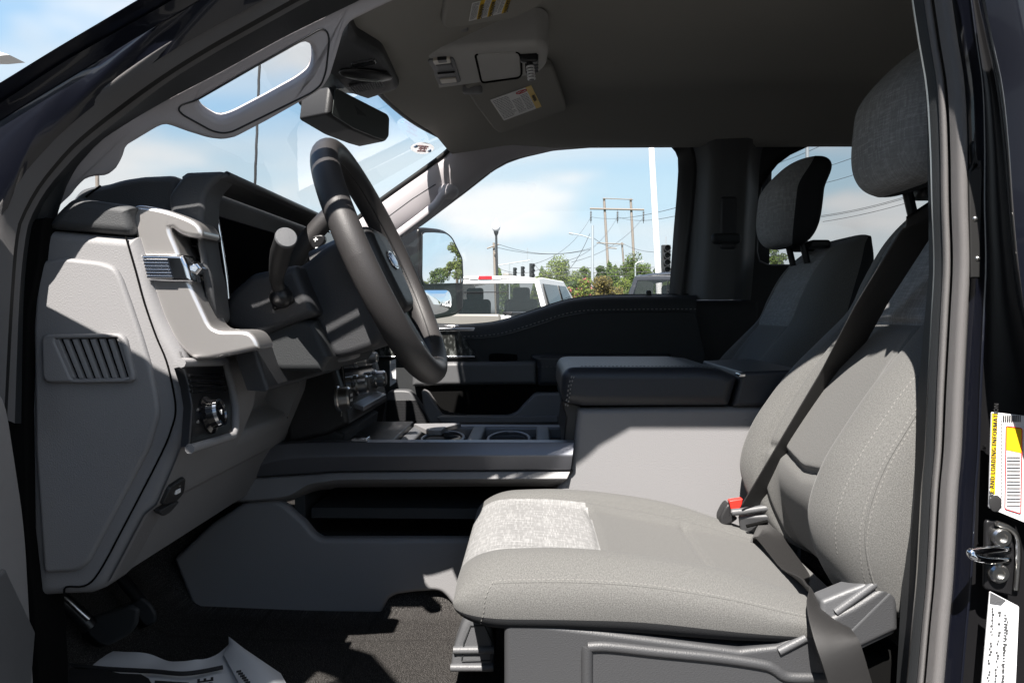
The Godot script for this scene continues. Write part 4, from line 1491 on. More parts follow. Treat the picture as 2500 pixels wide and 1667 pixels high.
	put("vent_edge", a, M.dark_plastic, av)
	a = Acc.new()
	a.prism(wz(q(Z4, [1190, 632, 1255, 628, 1286, 665, 1238, 722, 1205, 700]), .662), Vector3(0, 0, -.02), .004, 3)
	put("vent_tab", a, M.chrome, av)
	# instrument hood
	a = Acc.new()
	a.prism(wz(fil(q(Z4, [1062, 235, 1078, 180, 1152, 80, 1192, 55, 1400, 48, 1428, 54, 1335, 150, 1305, 205, 1292, 480, 1318, 640, 1346, 760, 1376, 1000, 1335, 1035, 1312, 900, 1292, 760, 1264, 560, 1252, 470, 1150, 420, 1090, 350]), 18), .645), Vector3(0, 0, -.050), .008, 4)
	put("hood_side", a, M.charcoal_pad, t)
	a = Acc.new()
	a.prism(wz(fil(q(A, [440, 432, 455, 421, 536, 418, 550, 421, 558, 430, 540, 436, 450, 444]), 4), .640), Vector3(0, 0, -.66), .003, 3)
	put("hood_top", a, M.charcoal_pad, t)
	a = Acc.new()
	a.tube(PackedVector3Array([at(Vector2(553, 425), .636), at(Vector2(553, 425), .636) + Vector3(0, 0, -.65)]), .004, 8)
	put("hood_edge", a, M.satin_black, t)
	a = Acc.new()
	var cl := cr(q(Z4, [1455, 860, 1440, 700, 1400, 440, 1372, 265, 1385, 205, 1430, 135, 1470, 112]), 5)
	var pth := wz(cl, .592)
	pth.append(pth[pth.size() - 1] + Vector3(0, 0, -.55))
	a.tube(pth, .0022, 6)
	put("hood_trim", a, M.chrome, t)
	a = Acc.new()                                   # inside of the hood, then the dark screen
	a.prism(PackedVector3Array([V(-.475, .175, .548), V(-.475, .175, -.05), V(-.490, -.05, -.05), V(-.490, -.05, .548)]), Vector3(-.02, 0, 0), .004, 1)
	put("cluster_surround", a, M.gray_plastic, t)
	a = Acc.new()
	a.prism(fil3(PackedVector3Array([V(-.452, .138, .555), V(-.452, .138, .24), V(-.462, -.035, .20), V(-.462, -.035, .555)]), .018), Vector3(-.012, 0, 0), .003, 2)
	put("cluster_screen", a, M.screen_black, t)
	a = Acc.new()
	a.prism(PackedVector3Array([V(-.415, .165, .10), V(-.415, .165, -.28), V(-.42, -.03, -.28), V(-.42, -.03, .10)]), Vector3(-.02, 0, 0), .008, 3)
	put("center_screen", a, M.gloss_black, t)
	a = Acc.new()                                   # shelf below the screen, in front of the column
	a.prism(PackedVector3Array([V(-.40, -.035, .56), V(-.40, -.035, .10), V(-.50, -.02, .10), V(-.50, -.02, .56)]), Vector3(0, -.02, 0), .004, 2)
	a.prism(PackedVector3Array([V(-.372, -.045, .60), V(-.372, -.045, .18), V(-.352, -.105, .18), V(-.352, -.105, .60)]), Vector3(-.03, 0, 0), .006, 2)
	put("knee_beam", a, M.dark_plastic, t)
	# knee panel: the profile of its rear face, drawn out from the end cap inwards
	var prof := q(A, [436, 858, 462, 925, 470, 988, 460, 1047, 420, 1145, 382, 1233, 352, 1257, 264, 1423])
	var near := wz(prof, .683)
	var kp := func(s: float, z: float) -> Vector3:
		var i := clampi(int(s), 0, near.size() - 2)
		var p := near[i].lerp(near[i + 1], s - i)
		return Vector3(p.x, p.y, z)
	for sec in [[.683, .455, 0.0], [.455, .205, .055], [.205, .155, 0.0]]:
		a = Acc.new()
		var rows := []
		for k in 9:
			var z := lerpf(sec[0], sec[1], k / 8.0)
			var row := PackedVector3Array()
			for s in 29:
				var p: Vector3 = kp.call(s / 4.0, z)
				var dip: float = sec[2] * sm(3.9, 3.3, s / 4.0)
				row.append(p + Vector3(-dip, 0, 0))
			rows.append(row)
		a.grid(rows)
		put("knee_panel", a, M.gray_plastic, t)
	for z in [.457, .203]:                          # cheeks of the cubby below the column
		a = Acc.new()
		var ck := PackedVector3Array()
		for s in [0.0, 1.0, 2.0, 3.0, 3.9]: ck.append(kp.call(s, z))
		for s in [3.9, 3.0, 2.0, 1.0, 0.0]: ck.append(kp.call(s, z) + Vector3(-.09, 0, 0))
		a.prism(ck, Vector3(0, 0, -.008 if z > .3 else .008), .002, 1)
		put("cubby_cheek", a, M.gray_plastic, t)
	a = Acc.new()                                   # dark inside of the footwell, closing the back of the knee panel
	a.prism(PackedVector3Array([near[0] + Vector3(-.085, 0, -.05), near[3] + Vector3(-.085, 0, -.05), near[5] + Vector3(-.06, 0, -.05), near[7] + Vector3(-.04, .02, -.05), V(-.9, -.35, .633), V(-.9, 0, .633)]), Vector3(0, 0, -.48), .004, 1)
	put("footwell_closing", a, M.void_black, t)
	# switch panel
	var sw := Plane(near[0], near[2], near[2] + Vector3(0, 0, -1))
	var sp := func(f: Array, pts: Array, lift: float) -> PackedVector3Array:
		var nn := sw.normal if sw.normal.x > 0 else -sw.normal
		return wp(q(f, pts), near[1] + nn * lift, nn)
	var swn := sw.normal if sw.normal.x > 0 else -sw.normal
	a = Acc.new()
	var so := sp.call(A, [447, 893, 545, 891, 560, 955, 565, 1000, 564, 1056, 464, 1088, 470, 990, 462, 940], .004)
	a.prism(so, -swn * .012, .003, 2)
	var swp := put("switch_panel", a, M.satin_black, t)
	for k in 4:
		a = Acc.new()
		var yy := 912.0 + k * 13
		a.prism(sp.call(A, [462 + k * 2.4, yy, 545 + k * 2.5, yy - 1, 547 + k * 2.5, yy + 6, 464 + k * 2.4, yy + 7], .007), -swn * .004, .001, 1)
		put("switch_bar", a, M.gloss_black, swp)
	a = Acc.new()
	var kc: Vector3 = sp.call(A, [506, 1014], .004)[0]
	a.lathe([.024, 0, .024, .003, .019, .006, .0165, .016, .014, .0175, 0, .0177], kc, swn)
	var knob := put("headlamp_knob", a, M.gloss_black, swp)
	a = Acc.new()
	a.lathe([.0168, .012, .0180, .0145, .0172, .0185, .0142, .0188, .0142, .016], kc, swn, 36)
	put("ring", a, M.chrome, knob)
	a = Acc.new()
	a.rbox(kc + swn * .0178, Vector3(.002, .006, .0025), .0006)
	put("mark", a, M.white_print, knob)
	for e in [[540, 985], [546, 1000], [540, 1020], [546, 1030], [482, 1000], [482, 1030]]:
		a = Acc.new()
		a.rbox(sp.call(A, e, .005)[0], Vector3(.002, .0035, .005), .0006)
		put("symbol", a, M.stitch, swp)
	# frame round the switch panel
	a = Acc.new()
	a.tube(res3(sp.call(A, [441, 886, 547, 884, 568, 955, 574, 1000, 572, 1062, 462, 1096], .002), 24), .006, 8)
	put("switch_frame", a, M.gray_plastic, t)
	# release handle low on the knee panel
	var rp := Plane(near[4], near[5], near[5] + Vector3(0, 0, -1))
	var rn := rp.normal if rp.normal.x > 0 else -rp.normal
	a = Acc.new()
	a.prism(wp(fil(q(B2, [812, 686, 855, 592, 930, 542, 922, 615, 885, 664]), 8), near[4] + rn * .006, rn), -rn * .012, .003, 2)
	var rh := put("release_handle", a, M.black_plastic, t)
	a = Acc.new()
	var ic := wp(q(B2, [884, 612]), near[4] + rn * .0065, rn)[0]
	a.rbox(ic, Vector3(.003, .006, .014), .001)
	a.rbox(ic + Vector3(.001, .009, -.002), Vector3(.003, .007, .008), .002)
	put("symbol", a, M.white_print, rh)
	a = Acc.new()
	a.prism(wp(fil(q(B2, [795, 715, 830, 690, 900, 660, 850, 720, 812, 742]), 8), near[4] + rn * .003, rn), -rn * .01, .002, 2)
	put("handle_recess", a, M.dark_plastic, t)
	# steering column
	a = Acc.new()
	a.prism(wz(fil(q(C5, [38, 838, 75, 832, 228, 702, 290, 720, 420, 930, 480, 1090, 490, 1240, 330, 1292, 240, 1312, 190, 1240, 128, 1128, 60, 960]), 34), .505), Vector3(0, 0, -.17), .012, 5)
	put("column_shroud", a, M.dark_plastic, t)
	a = Acc.new()
	a.prism(wz(fil(q(C5, [246, 1290, 330, 1278, 332, 1308, 300, 1322, 256, 1326]), 6), .47), Vector3(0, 0, -.06), .006, 3)
	put("tilt_lever", a, M.gray_plastic, t)
	a = Acc.new()                                   # lower cover and dark brackets under the column
	a.prism(wz(q(Z4, [1330, 1050, 1470, 1060, 1780, 960, 2010, 1000, 2110, 1230, 2050, 1330, 1800, 1330, 1560, 1290]), .53), Vector3(0, 0, -.33), .012, 3)
	put("column_cover", a, M.door_dark, t)
	a = Acc.new()
	a.prism(wz(fil(q(Z4, [1450, 830, 1600, 700, 1890, 640, 1935, 760, 1990, 880, 2020, 960, 1640, 1105, 1470, 1060, 1400, 1000]), 12), .545), Vector3(0, 0, -.05), .012, 4)
	put("column_collar", a, M.dark_plastic, t)
	a = Acc.new()
	a.prism(wz(fil(q(Z4, [1712, 800, 1812, 762, 1880, 880, 1735, 940]), 10), .552), Vector3(0, 0, -.02), .004, 3)
	put("stalk_boot", a, M.satin_black, t)
	a = Acc.new()
	a.ball(at(q(Z4, [1792, 850])[0], .555), Vector3(.016, .016, .016))
	put("stalk_joint", a, M.satin_black, t)
	# stalk
	var s0 := at(q(Z4, [1790, 850])[0], .55)
	var s1 := at(q(Z4, [1760, 730])[0], .575)
	var s2 := at(q(Z4, [1790, 560])[0], .63)
	var s3 := at(q(Z4, [1824, 470])[0], .665)
	a = Acc.new()
	a.tube(PackedVector3Array([s0, s0.lerp(s1, .6), s1, s1.lerp(s2, .35), s1.lerp(s2, .7), s2, s3]), .014, 20, false, -1, true, [.0085, .009, .0095, .0115, .0130, .0134, .0136])
	var stalk := put("turn_stalk", a, M.black_plastic, t)
	a = Acc.new()
	a.lathe([.0137, -.003, .0139, .0, .0130, .0015, .0125, .002, 0, .0023], s3, s3 - s2, 32)
	put("stalk_cap", a, M.shield_plastic, stalk)
	# centre stack
	var sx := -.365
	a = Acc.new()
	a.prism(wz(fil(q(A, [770, 860, 812, 880, 845, 1000, 852, 1035, 800, 1062, 700, 1085, 690, 900]), 8), .165), Vector3(0, 0, -.40), .010, 3)
	put("center_stack", a, M.black_plastic, t)
	var face := PackedVector3Array([V(-.372, .02, .135), V(-.372, .02, -.18), V(-.352, -.195, -.18), V(-.352, -.195, .135)])
	a = Acc.new()
	a.prism(fil3(face, .015), Vector3(-.02, 0, 0), .004, 2)
	var stack := put("control_panel", a, M.gloss_black, t)
	var fn := (face[2] - face[0]).cross(face[1] - face[0]).normalized()
	if fn.x < 0: fn = -fn
	for e in [[C1, 400, 748, .021, "drive_mode_knob"], [C1, 572, 618, .019, "climate_knob"], [C1, 738, 560, .018, "climate_knob"], [C1, 560, 385, .013, "audio_knob"], [C1, 660, 362, .012, "audio_knob"]]:
		var kb := wp(q(e[0], [e[1], e[2]]), face[0] + fn * .022, fn)[0] - fn * .022
		var r: float = e[3]
		a = Acc.new()
		a.lathe([r * 1.1, 0, r * 1.1, .004, r, .006, r * .96, .022, r * .8, .025, r * .8, .0235, 0, .0235], kb, fn, 32)
		var kn := put(e[4], a, M.steel, stack)
		a = Acc.new()
		a.lathe([r * .82, .0215, r * .8, .0255, 0, .0258], kb, fn, 24)
		put("cap", a, M.satin_black, kn)
		if e[4] == "drive_mode_knob":
			for l in [["DRIVE", .0045], ["MODE", -.0045]]:
				put("lettering", words(l[0], .0075, kb + fn * .0262 + Vector3(.0002, l[1], 0), Vector3(0, 0, -1), Vector3(0, 1, 0)), M.white_print, kn)
	for k in 3:
		a = Acc.new()
		a.rbox(V(-.358, -.045 - k * .05, -.02), Vector3(.008, .012, .20), .003)
		put("switch_row", a, M.satin_black, stack)
	for e in [[283, 650], [386, 630], [325, 890], [325, 915], [423, 870]]:
		a = Acc.new()
		a.rbox(wp(q(C1, e), face[0] + fn * .002, fn)[0], Vector3(.002, .004, .004), .0006)
		put("symbol", a, M.stitch, stack)
	a = Acc.new()
	a.prism(PackedVector3Array([V(-.36, -.175, .10), V(-.33, -.185, .10), V(-.33, -.185, -.15), V(-.36, -.175, -.15)]), Vector3(0, -.008, 0), .002, 2)
	put("stack_ledge", a, M.rail_metal, t)
	# lower part under the stack, reaching down to the console
	a = Acc.new()
	a.prism(wz(q(A, [640, 1000, 800, 1040, 840, 1060, 835, 1090, 700, 1100, 560, 1230, 420, 1280, 300, 1300, 330, 1100]), .15), Vector3(0, 0, -.34), .008, 2)
	put("stack_foot", a, M.door_dark, t)
	# speaker panel beyond, on the passenger side
	a = Acc.new()
	a.prism(wz(fil(q(C1, [760, 700, 800, 676, 960, 676, 1000, 700, 1125, 880, 1185, 1010, 1185, 1060, 700, 1060]), 20), -.60), Vector3(0, 0, -.04), .006, 2)
	var spk := put("speaker_panel", a, M.shield_plastic, t)
	a = Acc.new()
	a.prism(wz(q(C1, [762, 770, 1042, 770, 1120, 890, 1178, 1000, 1178, 1050, 740, 1050]), -.597), Vector3(0, 0, -.004), .001, 1)
	put("speaker_grille", a, M.satin_black, spk)
	a = Acc.new()
	for i in 30:
		for j in 16:
			var p := Vector2(790 + i * 13 + (j % 2) * 6.5, 785 + j * 15)
			if p.x < 1030 + (p.y - 770) * .55: a.rbox(at(q(C1, [p.x, p.y])[0], -.5965), Vector3(.0022, .0022, .0006), .0002, Basis.IDENTITY, 1)
	var holes := put("grille_holes", a, M.dark_plastic, spk)
	holes.set_meta("kind", "stuff")

func fil3(p: PackedVector3Array, r: float) -> PackedVector3Array:    # rounds the corners of a flat outline in space
	var o := PackedVector3Array()
	var n := p.size()
	for i in n:
		var a := p[(i - 1 + n) % n]
		var b := p[i]
		var c := p[(i + 1) % n]
		var s := b + (a - b).limit_length(minf(r, a.distance_to(b) * .48))
		var e := b + (c - b).limit_length(minf(r, c.distance_to(b) * .48))
		for k in 5:
			var t := k / 4.0
			o.append(s * (1 - t) * (1 - t) + b * 2 * t * (1 - t) + e * t * t)
	return o

# ---------------------------------------------------------------- steering wheel
func build_wheel() -> void:
	var c := V(-.2306, .0723, .42)
	var t := thing("steering_wheel", "black leather steering wheel with oval badge and thumb buttons", "steering wheel", c)
	var u := Vector3(-.155, .3406, 0).normalized()       # upwards in the wheel's plane
	var s := Vector3(0, 0, 1)                            # towards the door
	var ax := Vector3(u.y, -u.x, 0).normalized()         # towards the driver
	var R := .187
	var a := Acc.new()
	var rows := []
	for i in 97:
		var an := TAU * i / 96.0
		var d := s * cos(an) + u * sin(an)
		var row := PackedVector3Array()
		var flat := 1.0 - .03 * sm(-.75, -1.0, sin(an))
		for k in 20:
			var b := TAU * k / 20.0
			var rr := .0185
			row.append(c + d * (R * flat + rr * cos(b) * 1.0) + ax * rr * 1.12 * sin(b))
		rows.append(row)
	a.grid(rows, true)
	put("rim", a, M.wheel_leather, t)
	a = Acc.new()
	var seam := PackedVector3Array()
	for i in 97:
		var an := TAU * i / 96.0
		seam.append(c + (s * cos(an) + u * sin(an)) * (R - .0182) + ax * .004)
	a.tube(seam, .0011, 5, true)
	put("rim_seam", a, M.black_plastic, t)
	# hub
	a = Acc.new()
	var hub := PackedVector3Array()
	for p in fil(PackedVector2Array([Vector2(-.070, .058), Vector2(.070, .058), Vector2(.078, .0), Vector2(.054, -.080), Vector2(-.054, -.080), Vector2(-.078, .0)]), .03, 5): hub.append(c + s * p.x + u * p.y + ax * .014)
	a.prism(hub, -ax * .10, .016, 6)
	put("hub", a, M.black_plastic, t)
	# spokes: each a tapering bar from the hub to the rim
	for e in [[Vector2(.07, .004), Vector2(.170, .020), .036, .020], [Vector2(-.07, .004), Vector2(-.170, .020), .036, .020], [Vector2(.03, -.06), Vector2(.045, -.172), .022, .016], [Vector2(-.03, -.06), Vector2(-.045, -.172), .022, .016]]:
		a = Acc.new()
		var d: Vector2 = (e[1] - e[0]).normalized()
		var w := Vector2(-d.y, d.x)
		var pts := PackedVector3Array()
		for p in [e[0] + w * e[2], e[1] + w * e[3], e[1] - w * e[3], e[0] - w * e[2]]:
			var f: float = (p - e[0]).length() / (e[1] - e[0]).length()
			pts.append(c + s * p.x + u * p.y + ax * lerpf(-.010, .004, clampf(f, 0, 1)))
		a.prism(pts, -ax * .022, .009, 4)
		put("spoke", a, M.wheel_leather, t)
	for sd in [-1.0, 1.0]:
		a = Acc.new()
		var pad := PackedVector3Array()
		for p in fil(PackedVector2Array([Vector2(sd * .096, .034), Vector2(sd * .142, .040), Vector2(sd * .146, .004), Vector2(sd * .122, -.020), Vector2(sd * .096, -.012)]), .008, 3): pad.append(c + s * p.x + u * p.y + ax * .003)
		a.prism(pad, -ax * .02, .003, 2)
		var bp := put("button_pad", a, M.satin_black, t)
		for e in [[.108, .026], [.132, .022], [.108, .004], [.130, -.002], [.116, -.010]]:
			a = Acc.new()
			a.rbox(c + s * sd * e[0] + u * e[1] + ax * .0030, Vector3(.006, .016, .013), .003, Basis(ax, u, s))
			put("button", a, M.black_plastic, bp)
		put("plus_mark", words("+", .016, c + s * sd * .120 + u * .024 + ax * .0065, -s, u, true), M.white_print, bp)
	a = Acc.new()
	var bas := Basis(s, u, -ax)
	a.ball(c + ax * .0145, Vector3(.030, .014, .005), Basis(s, u, ax))
	var bd := put("oval_badge", a, M.badge_blue, t)
	a = Acc.new()
	var ov := PackedVector3Array()
	for i in 40: ov.append(c + ax * .0155 + s * cos(TAU * i / 40) * .030 + u * sin(TAU * i / 40) * .014)
	a.tube(ov, .0016, 6, true)
	put("badge_rim", a, M.chrome, bd)
	for sd in [-1.0, 1.0]:                            # bright pieces low in the rim
		a = Acc.new()
		var g := PackedVector3Array()
		for p in fil(PackedVector2Array([Vector2(sd * .02, -.125), Vector2(sd * .056, -.130), Vector2(sd * .066, -.168), Vector2(sd * .024, -.174)]), .012, 3): g.append(c + s * p.x + u * p.y - ax * .0)
		a.prism(g, -ax * .02, .006, 3)
		put("spoke_insert", a, M.silver_paint, t)

# ---------------------------------------------------------------- centre console
func build_console() -> void:
	var t := thing("center_console", "gray center console with padded armrest lid, cup holders and open lower bin", "center console")
	var Zc := .172
	var deep := Vector3(0, 0, -.33)
	var a := Acc.new()
	a.prism(wz(fil(q(A, [1411, 997, 1560, 995, 1960, 992, 1960, 1480, 1300, 1480, 1330, 1260, 1361, 1192, 1393, 1148, 1402, 1078]), 5), Zc), deep, .012, 4)
	put("storage_box", a, M.gray_plastic, t)
	# armrest lid: a padded slab, its top crowned
	a = Acc.new()
	a.prism(wz(fil(q(A, [1372, 918, 1384, 901, 1402, 897, 1709, 897, 1765, 903, 1806, 920, 1784, 992, 1424, 993, 1378, 986, 1370, 962]), 8), Zc + .018), Vector3(0, 0, -.37), .022, 6)
	var lid := put("armrest_lid", a, M.lid_vinyl, t)
	var st := Acc.new()
	stitch_line(st, wz(cr(q(B4, [575, 195, 555, 250, 545, 320, 530, 405]), 6), Zc + .0185), Vector3(0, 0, 1), .007, .0013)
	stitch_line(st, wz(cr(q(B4, [560, 192, 540, 250, 530, 320, 516, 400]), 6), Zc + .0185), Vector3(0, 0, 1), .007, .0013)
	put("stitching", st, M.stitch, lid).set_meta("kind", "stuff")
	st = Acc.new()
	var seam := PackedVector3Array()
	for p in wz(q(A, [1420, 897, 1709, 896.5, 1765, 903]), Zc + .018): seam.append(p + Vector3(0, .0005, -.022))
	stitch_line(st, res3(seam, 40), Vector3(0, 1, 0), .007, .0010)
	put("top_stitching", st, M.stitch_dark, lid).set_meta("kind", "stuff")
	a = Acc.new()
	a.prism(wz(fil(q(A, [1812, 908, 1960, 902, 1960, 992, 1790, 993]), 5), Zc + .008), Vector3(0, 0, -.34), .008, 3)
	put("console_rear", a, M.lid_vinyl, t)
	a = Acc.new()
	a.rbox(at(q(B4, [1735, 184])[0], Zc + .02), Vector3(.012, .006, .03), .002)
	put("lid_latch", a, M.chrome, t)
	a = Acc.new()
	a.prism(wz(q(A, [1370, 975, 1420, 990, 1406, 1080, 1375, 1080, 1382, 1020]), Zc - .015), Vector3(0, 0, -.30), .004, 2)
	put("box_front", a, M.black_plastic, t)
	# metal-look rail with its crease
	a = Acc.new()
	var top := q(B3, [60, 205, 260, 190, 500, 184, 880, 182, 1885, 184])
	var crease := q(B3, [40, 330, 225, 282, 500, 268, 880, 266, 1876, 264])
	var bot := q(B3, [-40, 392, 125, 381, 380, 366, 640, 353, 1865, 345])
	var T3 := res3(wz(cr(top, 6), Zc + .018), 60)
	var K3 := res3(wz(cr(crease, 6), Zc + .030), 60)
	var B3p := res3(wz(cr(bot, 6), Zc + .014), 60)
	var rows := []
	for i in 60: rows.append(PackedVector3Array([T3[i] + Vector3(0, 0, -.02), T3[i] + Vector3(0, -.0015, -.002), T3[i].lerp(K3[i], .08), T3[i].lerp(K3[i], .92), K3[i].lerp(B3p[i], .08), K3[i].lerp(B3p[i], .92), B3p[i], B3p[i] + Vector3(0, -.001, -.03)]))
	a.grid(rows)
	put("side_rail", a, M.rail_metal, t)
	# light ledge under the rail, then the shaded overhang of the bin
	var l1 := q(B3, [-60, 400, 120, 388, 380, 373, 640, 360, 1862, 352])
	var l2 := q(B3, [-160, 520, 20, 522, 230, 500, 360, 430, 480, 412, 640, 402, 1842, 398])
	var l3 := q(B3, [-160, 540, 40, 535, 238, 528, 390, 470, 500, 455, 640, 446, 1800, 440])
	a = Acc.new()
	var A1 := res3(wz(cr(l1, 6), Zc + .008), 60)
	var A2 := res3(wz(cr(l2, 6), Zc + .016), 60)
	var A3 := res3(wz(cr(l3, 6), Zc - .02), 60)
	rows = []
	for i in 60: rows.append(PackedVector3Array([A1[i] + Vector3(0, 0, -.02), A1[i], A1[i].lerp(A2[i], .1) + Vector3(0, 0, .003), A1[i].lerp(A2[i], .9) + Vector3(0, 0, .002), A2[i], A2[i].lerp(A3[i], .2), A3[i], A3[i] + Vector3(0, 0, -.25)]))
	a.grid(rows)
	put("side_ledge", a, M.gray_plastic, t)
	# lower side panel with the arch over the carpet
	a = Acc.new()
	var sp := q(B3, [-420, 860, -200, 655, -20, 540, 100, 522, 180, 525, 232, 552, 330, 640, 392, 716, 432, 741, 800, 741, 1420, 741, 1420, 1160, 1205, 1146, 1175, 1110, 1150, 1078, 1120, 1052, 1080, 1044, 960, 1052, 860, 1066, 815, 1092, 790, 1140, 772, 1176, 400, 1176, -150, 1176, -240, 1165, -310, 1135])
	a.prism(wz(fil(sp, 6, 2), Zc), Vector3(0, 0, -.02), .010, 4)
	put("lower_panel", a, M.gray_plastic, t)
	a = Acc.new()                                    # bin: floor, back and ends
	a.prism(PackedVector3Array([V(-.42, -.268, -.15), V(.12, -.268, -.15), V(.12, -.42, -.15), V(-.42, -.42, -.15)]), Vector3(0, 0, -.02), .002, 1)
	a.prism(PackedVector3Array([V(-.42, -.37, .15), V(.12, -.37, .15), V(.12, -.37, -.15), V(-.42, -.37, -.15)]), Vector3(0, -.02, 0), .002, 1)
	a.prism(PackedVector3Array([V(-.44, -.285, .15), V(.12, -.285, .15), V(.12, -.285, -.15), V(-.44, -.285, -.15)]), Vector3(0, .006, 0), .001, 1)
	a.prism(PackedVector3Array([V(-.43, -.18, .155), V(-.43, -.18, -.17), V(-.43, -.44, -.17), V(-.43, -.44, .155)]), Vector3(-.02, 0, 0), .002, 1)
	a.prism(PackedVector3Array([V(-.43, -.315, .15), V(.10, -.315, .15), V(.10, -.315, -.17), V(-.43, -.315, -.17)]), Vector3(0, .008, 0), .001, 1)
	put("lower_bin", a, M.door_dark, t)
	a = Acc.new()
	a.prism(wz(q(B3, [1115, 590, 1400, 590, 1400, 741, 1115, 741]), -.10), Vector3(0, 0, -.01), .002, 1)
	put("bin_divider", a, M.door_dark, t)
	# tray on top: two rails, wells and cup rings
	var ty := -.2415
	a = Acc.new()
	a.prism(PackedVector3Array([V(-.42, ty, .178), V(.065, ty, .178), V(.065, ty, .155), V(-.42, ty, .155)]), Vector3(0, -.03, 0), .003, 2)
	put("tray_rail", a, M.rail_metal, t)
	a = Acc.new()
	a.prism(PackedVector3Array([V(-.20, ty - .014, -.135), V(.09, ty - .014, -.135), V(.09, ty - .014, -.175), V(-.20, ty - .014, -.175)]), Vector3(0, -.05, 0), .006, 3)
	put("tray_rail", a, M.rail_metal, t)
	a = Acc.new()
	a.prism(PackedVector3Array([V(-.42, ty - .05, .17), V(.10, ty - .05, .17), V(.10, ty - .05, -.17), V(-.42, ty - .05, -.17)]), Vector3(0, -.01, 0), .002, 1)
	a.prism(PackedVector3Array([V(-.42, ty - .006, .155), V(-.27, ty - .006, .155), V(-.27, ty - .006, -.16), V(-.42, ty - .006, -.16)]), Vector3(0, -.04, 0), .004, 2)
	put("tray_floor", a, M.satin_black, t)
	for e in [[-.255, .03], [-.12, .03], [.02, .03], [.075, .03]]:
		a = Acc.new()
		a.rbox(V(e[0], ty - .028, .0), Vector3(e[1], .028, .28), .006)
		put("tray_rib", a, M.shield_plastic, t)
	for x in [-.185, -.05]:
		a = Acc.new()
		var ring := PackedVector3Array()
		for i in 28: ring.append(V(x, ty - .018, .02) + Vector3(cos(TAU * i / 28) * .042, 0, sin(TAU * i / 28) * .095))
		a.tube(ring, .004, 8, true)
		put("cup_ring", a, M.rail_metal, t)
	a = Acc.new()
	a.prism(wy(q(C1, [1020, 995, 1470, 990, 1330, 1025, 1280, 1060, 1160, 1060]), -.248), Vector3(0, -.01, 0), .002, 1)
	put("tray_mat", a, M.gray_plastic, t)
	a = Acc.new()
	a.rbox(aty(q(C1, [510, 1142])[0], -.236), Vector3(.03, .006, .03), .002)
	put("bright_tab", a, M.chrome, t)

func stitch_line(a: Acc, path: PackedVector3Array, out: Vector3, pitch: float, r: float) -> void:
	var L := 0.0
	for i in range(1, path.size()): L += path[i].distance_to(path[i - 1])
	var n := maxi(2, int(L / pitch))
	var p := res3(path, n * 2)
	for i in n:
		var s := p[i * 2]
		var e := p[i * 2 + 1]
		var d := (e - s).normalized()
		var w := d.cross(out).normalized()
		var o := out.normalized()
		a.grid([PackedVector3Array([s - w * r, s + o * r, s + w * r]), PackedVector3Array([e - w * r, e + o * r, e + w * r])])

# ---------------------------------------------------------------- seats
const BOL := [-.09, -.322, -.05, -.319, .05, -.316, .15, -.325, .25, -.343, .33, -.370, .42, -.400]
const MID := [-.09, -.326, -.05, -.324, .05, -.330, .15, -.350, .25, -.368, .33, -.384, .42, -.405]
const BKF := [-.40, .425, -.36, .390, -.31, .362, -.26, .353, -.20, .372, -.15, .403, -.10, .440, -.05, .488, .0, .535, .05, .556, .10, .580, .15, .612, .18, .640, .20, .680]
const BKM := [-.40, .450, -.36, .430, -.30, .410, -.25, .408, -.20, .425, -.10, .475, -.03, .517, .0, .530, .05, .553, .10, .580, .15, .612, .18, .640, .20, .680]

var fs := []

func pw(x: float, e: float) -> float: return signf(x) * pow(absf(x), e)

func groove(d: float, w: float) -> float: return exp(-d * d / (w * w))

func cushion(v: float, f: float, zc: float) -> Vector3:     # v 0..1 from nose to rear, f 0..1 round the section
	var x0 := -.103
	var x1 := .43
	var nose := .075
	var x := lerpf(x0, x1, v)
	var k := 1.0
	if x < x0 + nose: k = sqrt(maxf(0, 1 - pow((x0 + nose - x) / nose, 2)))
	if x > x1 - .05: k = sqrt(maxf(0, 1 - pow((x - x1 + .05) / .05, 2)))
	var an := TAU * f
	var W := .243 - .014 * (1 - k) - .01 * sm(.2, .4, x)
	var cz := pw(cos(an), .42)
	var sy := pw(sin(an), .50)
	var ym := -.372 - .03 * sm(.1, .4, x)
	var yb := -.418 - .012 * sm(.0, .3, x)
	var top := lerpf(tab(MID, x), tab(BOL, x), sm(.50, .74, absf(cz))) + .006 * groove(absf(cz) - .80, .12)
	var y := ym + ((top - ym) * sy if sy > 0 else (ym - yb) * sy) * pow(k, .8)
	y -= .005 * groove(absf(cz) - .64, .022) * sm(.35, .8, sy) * sm(-.08, -.02, x)         # seams beside the middle panel
	y -= .006 * groove(x - .098 + .02 * cz * cz, .006) * sm(.62, .52, absf(cz)) * sm(.3, .7, sy)
	y -= .006 * groove(x - .255, .006) * sm(.62, .52, absf(cz)) * sm(.3, .7, sy)
	var z := zc + W * cz * (1.0 + .012 * groove(sy - .1, .4))
	return V(x, y, z)

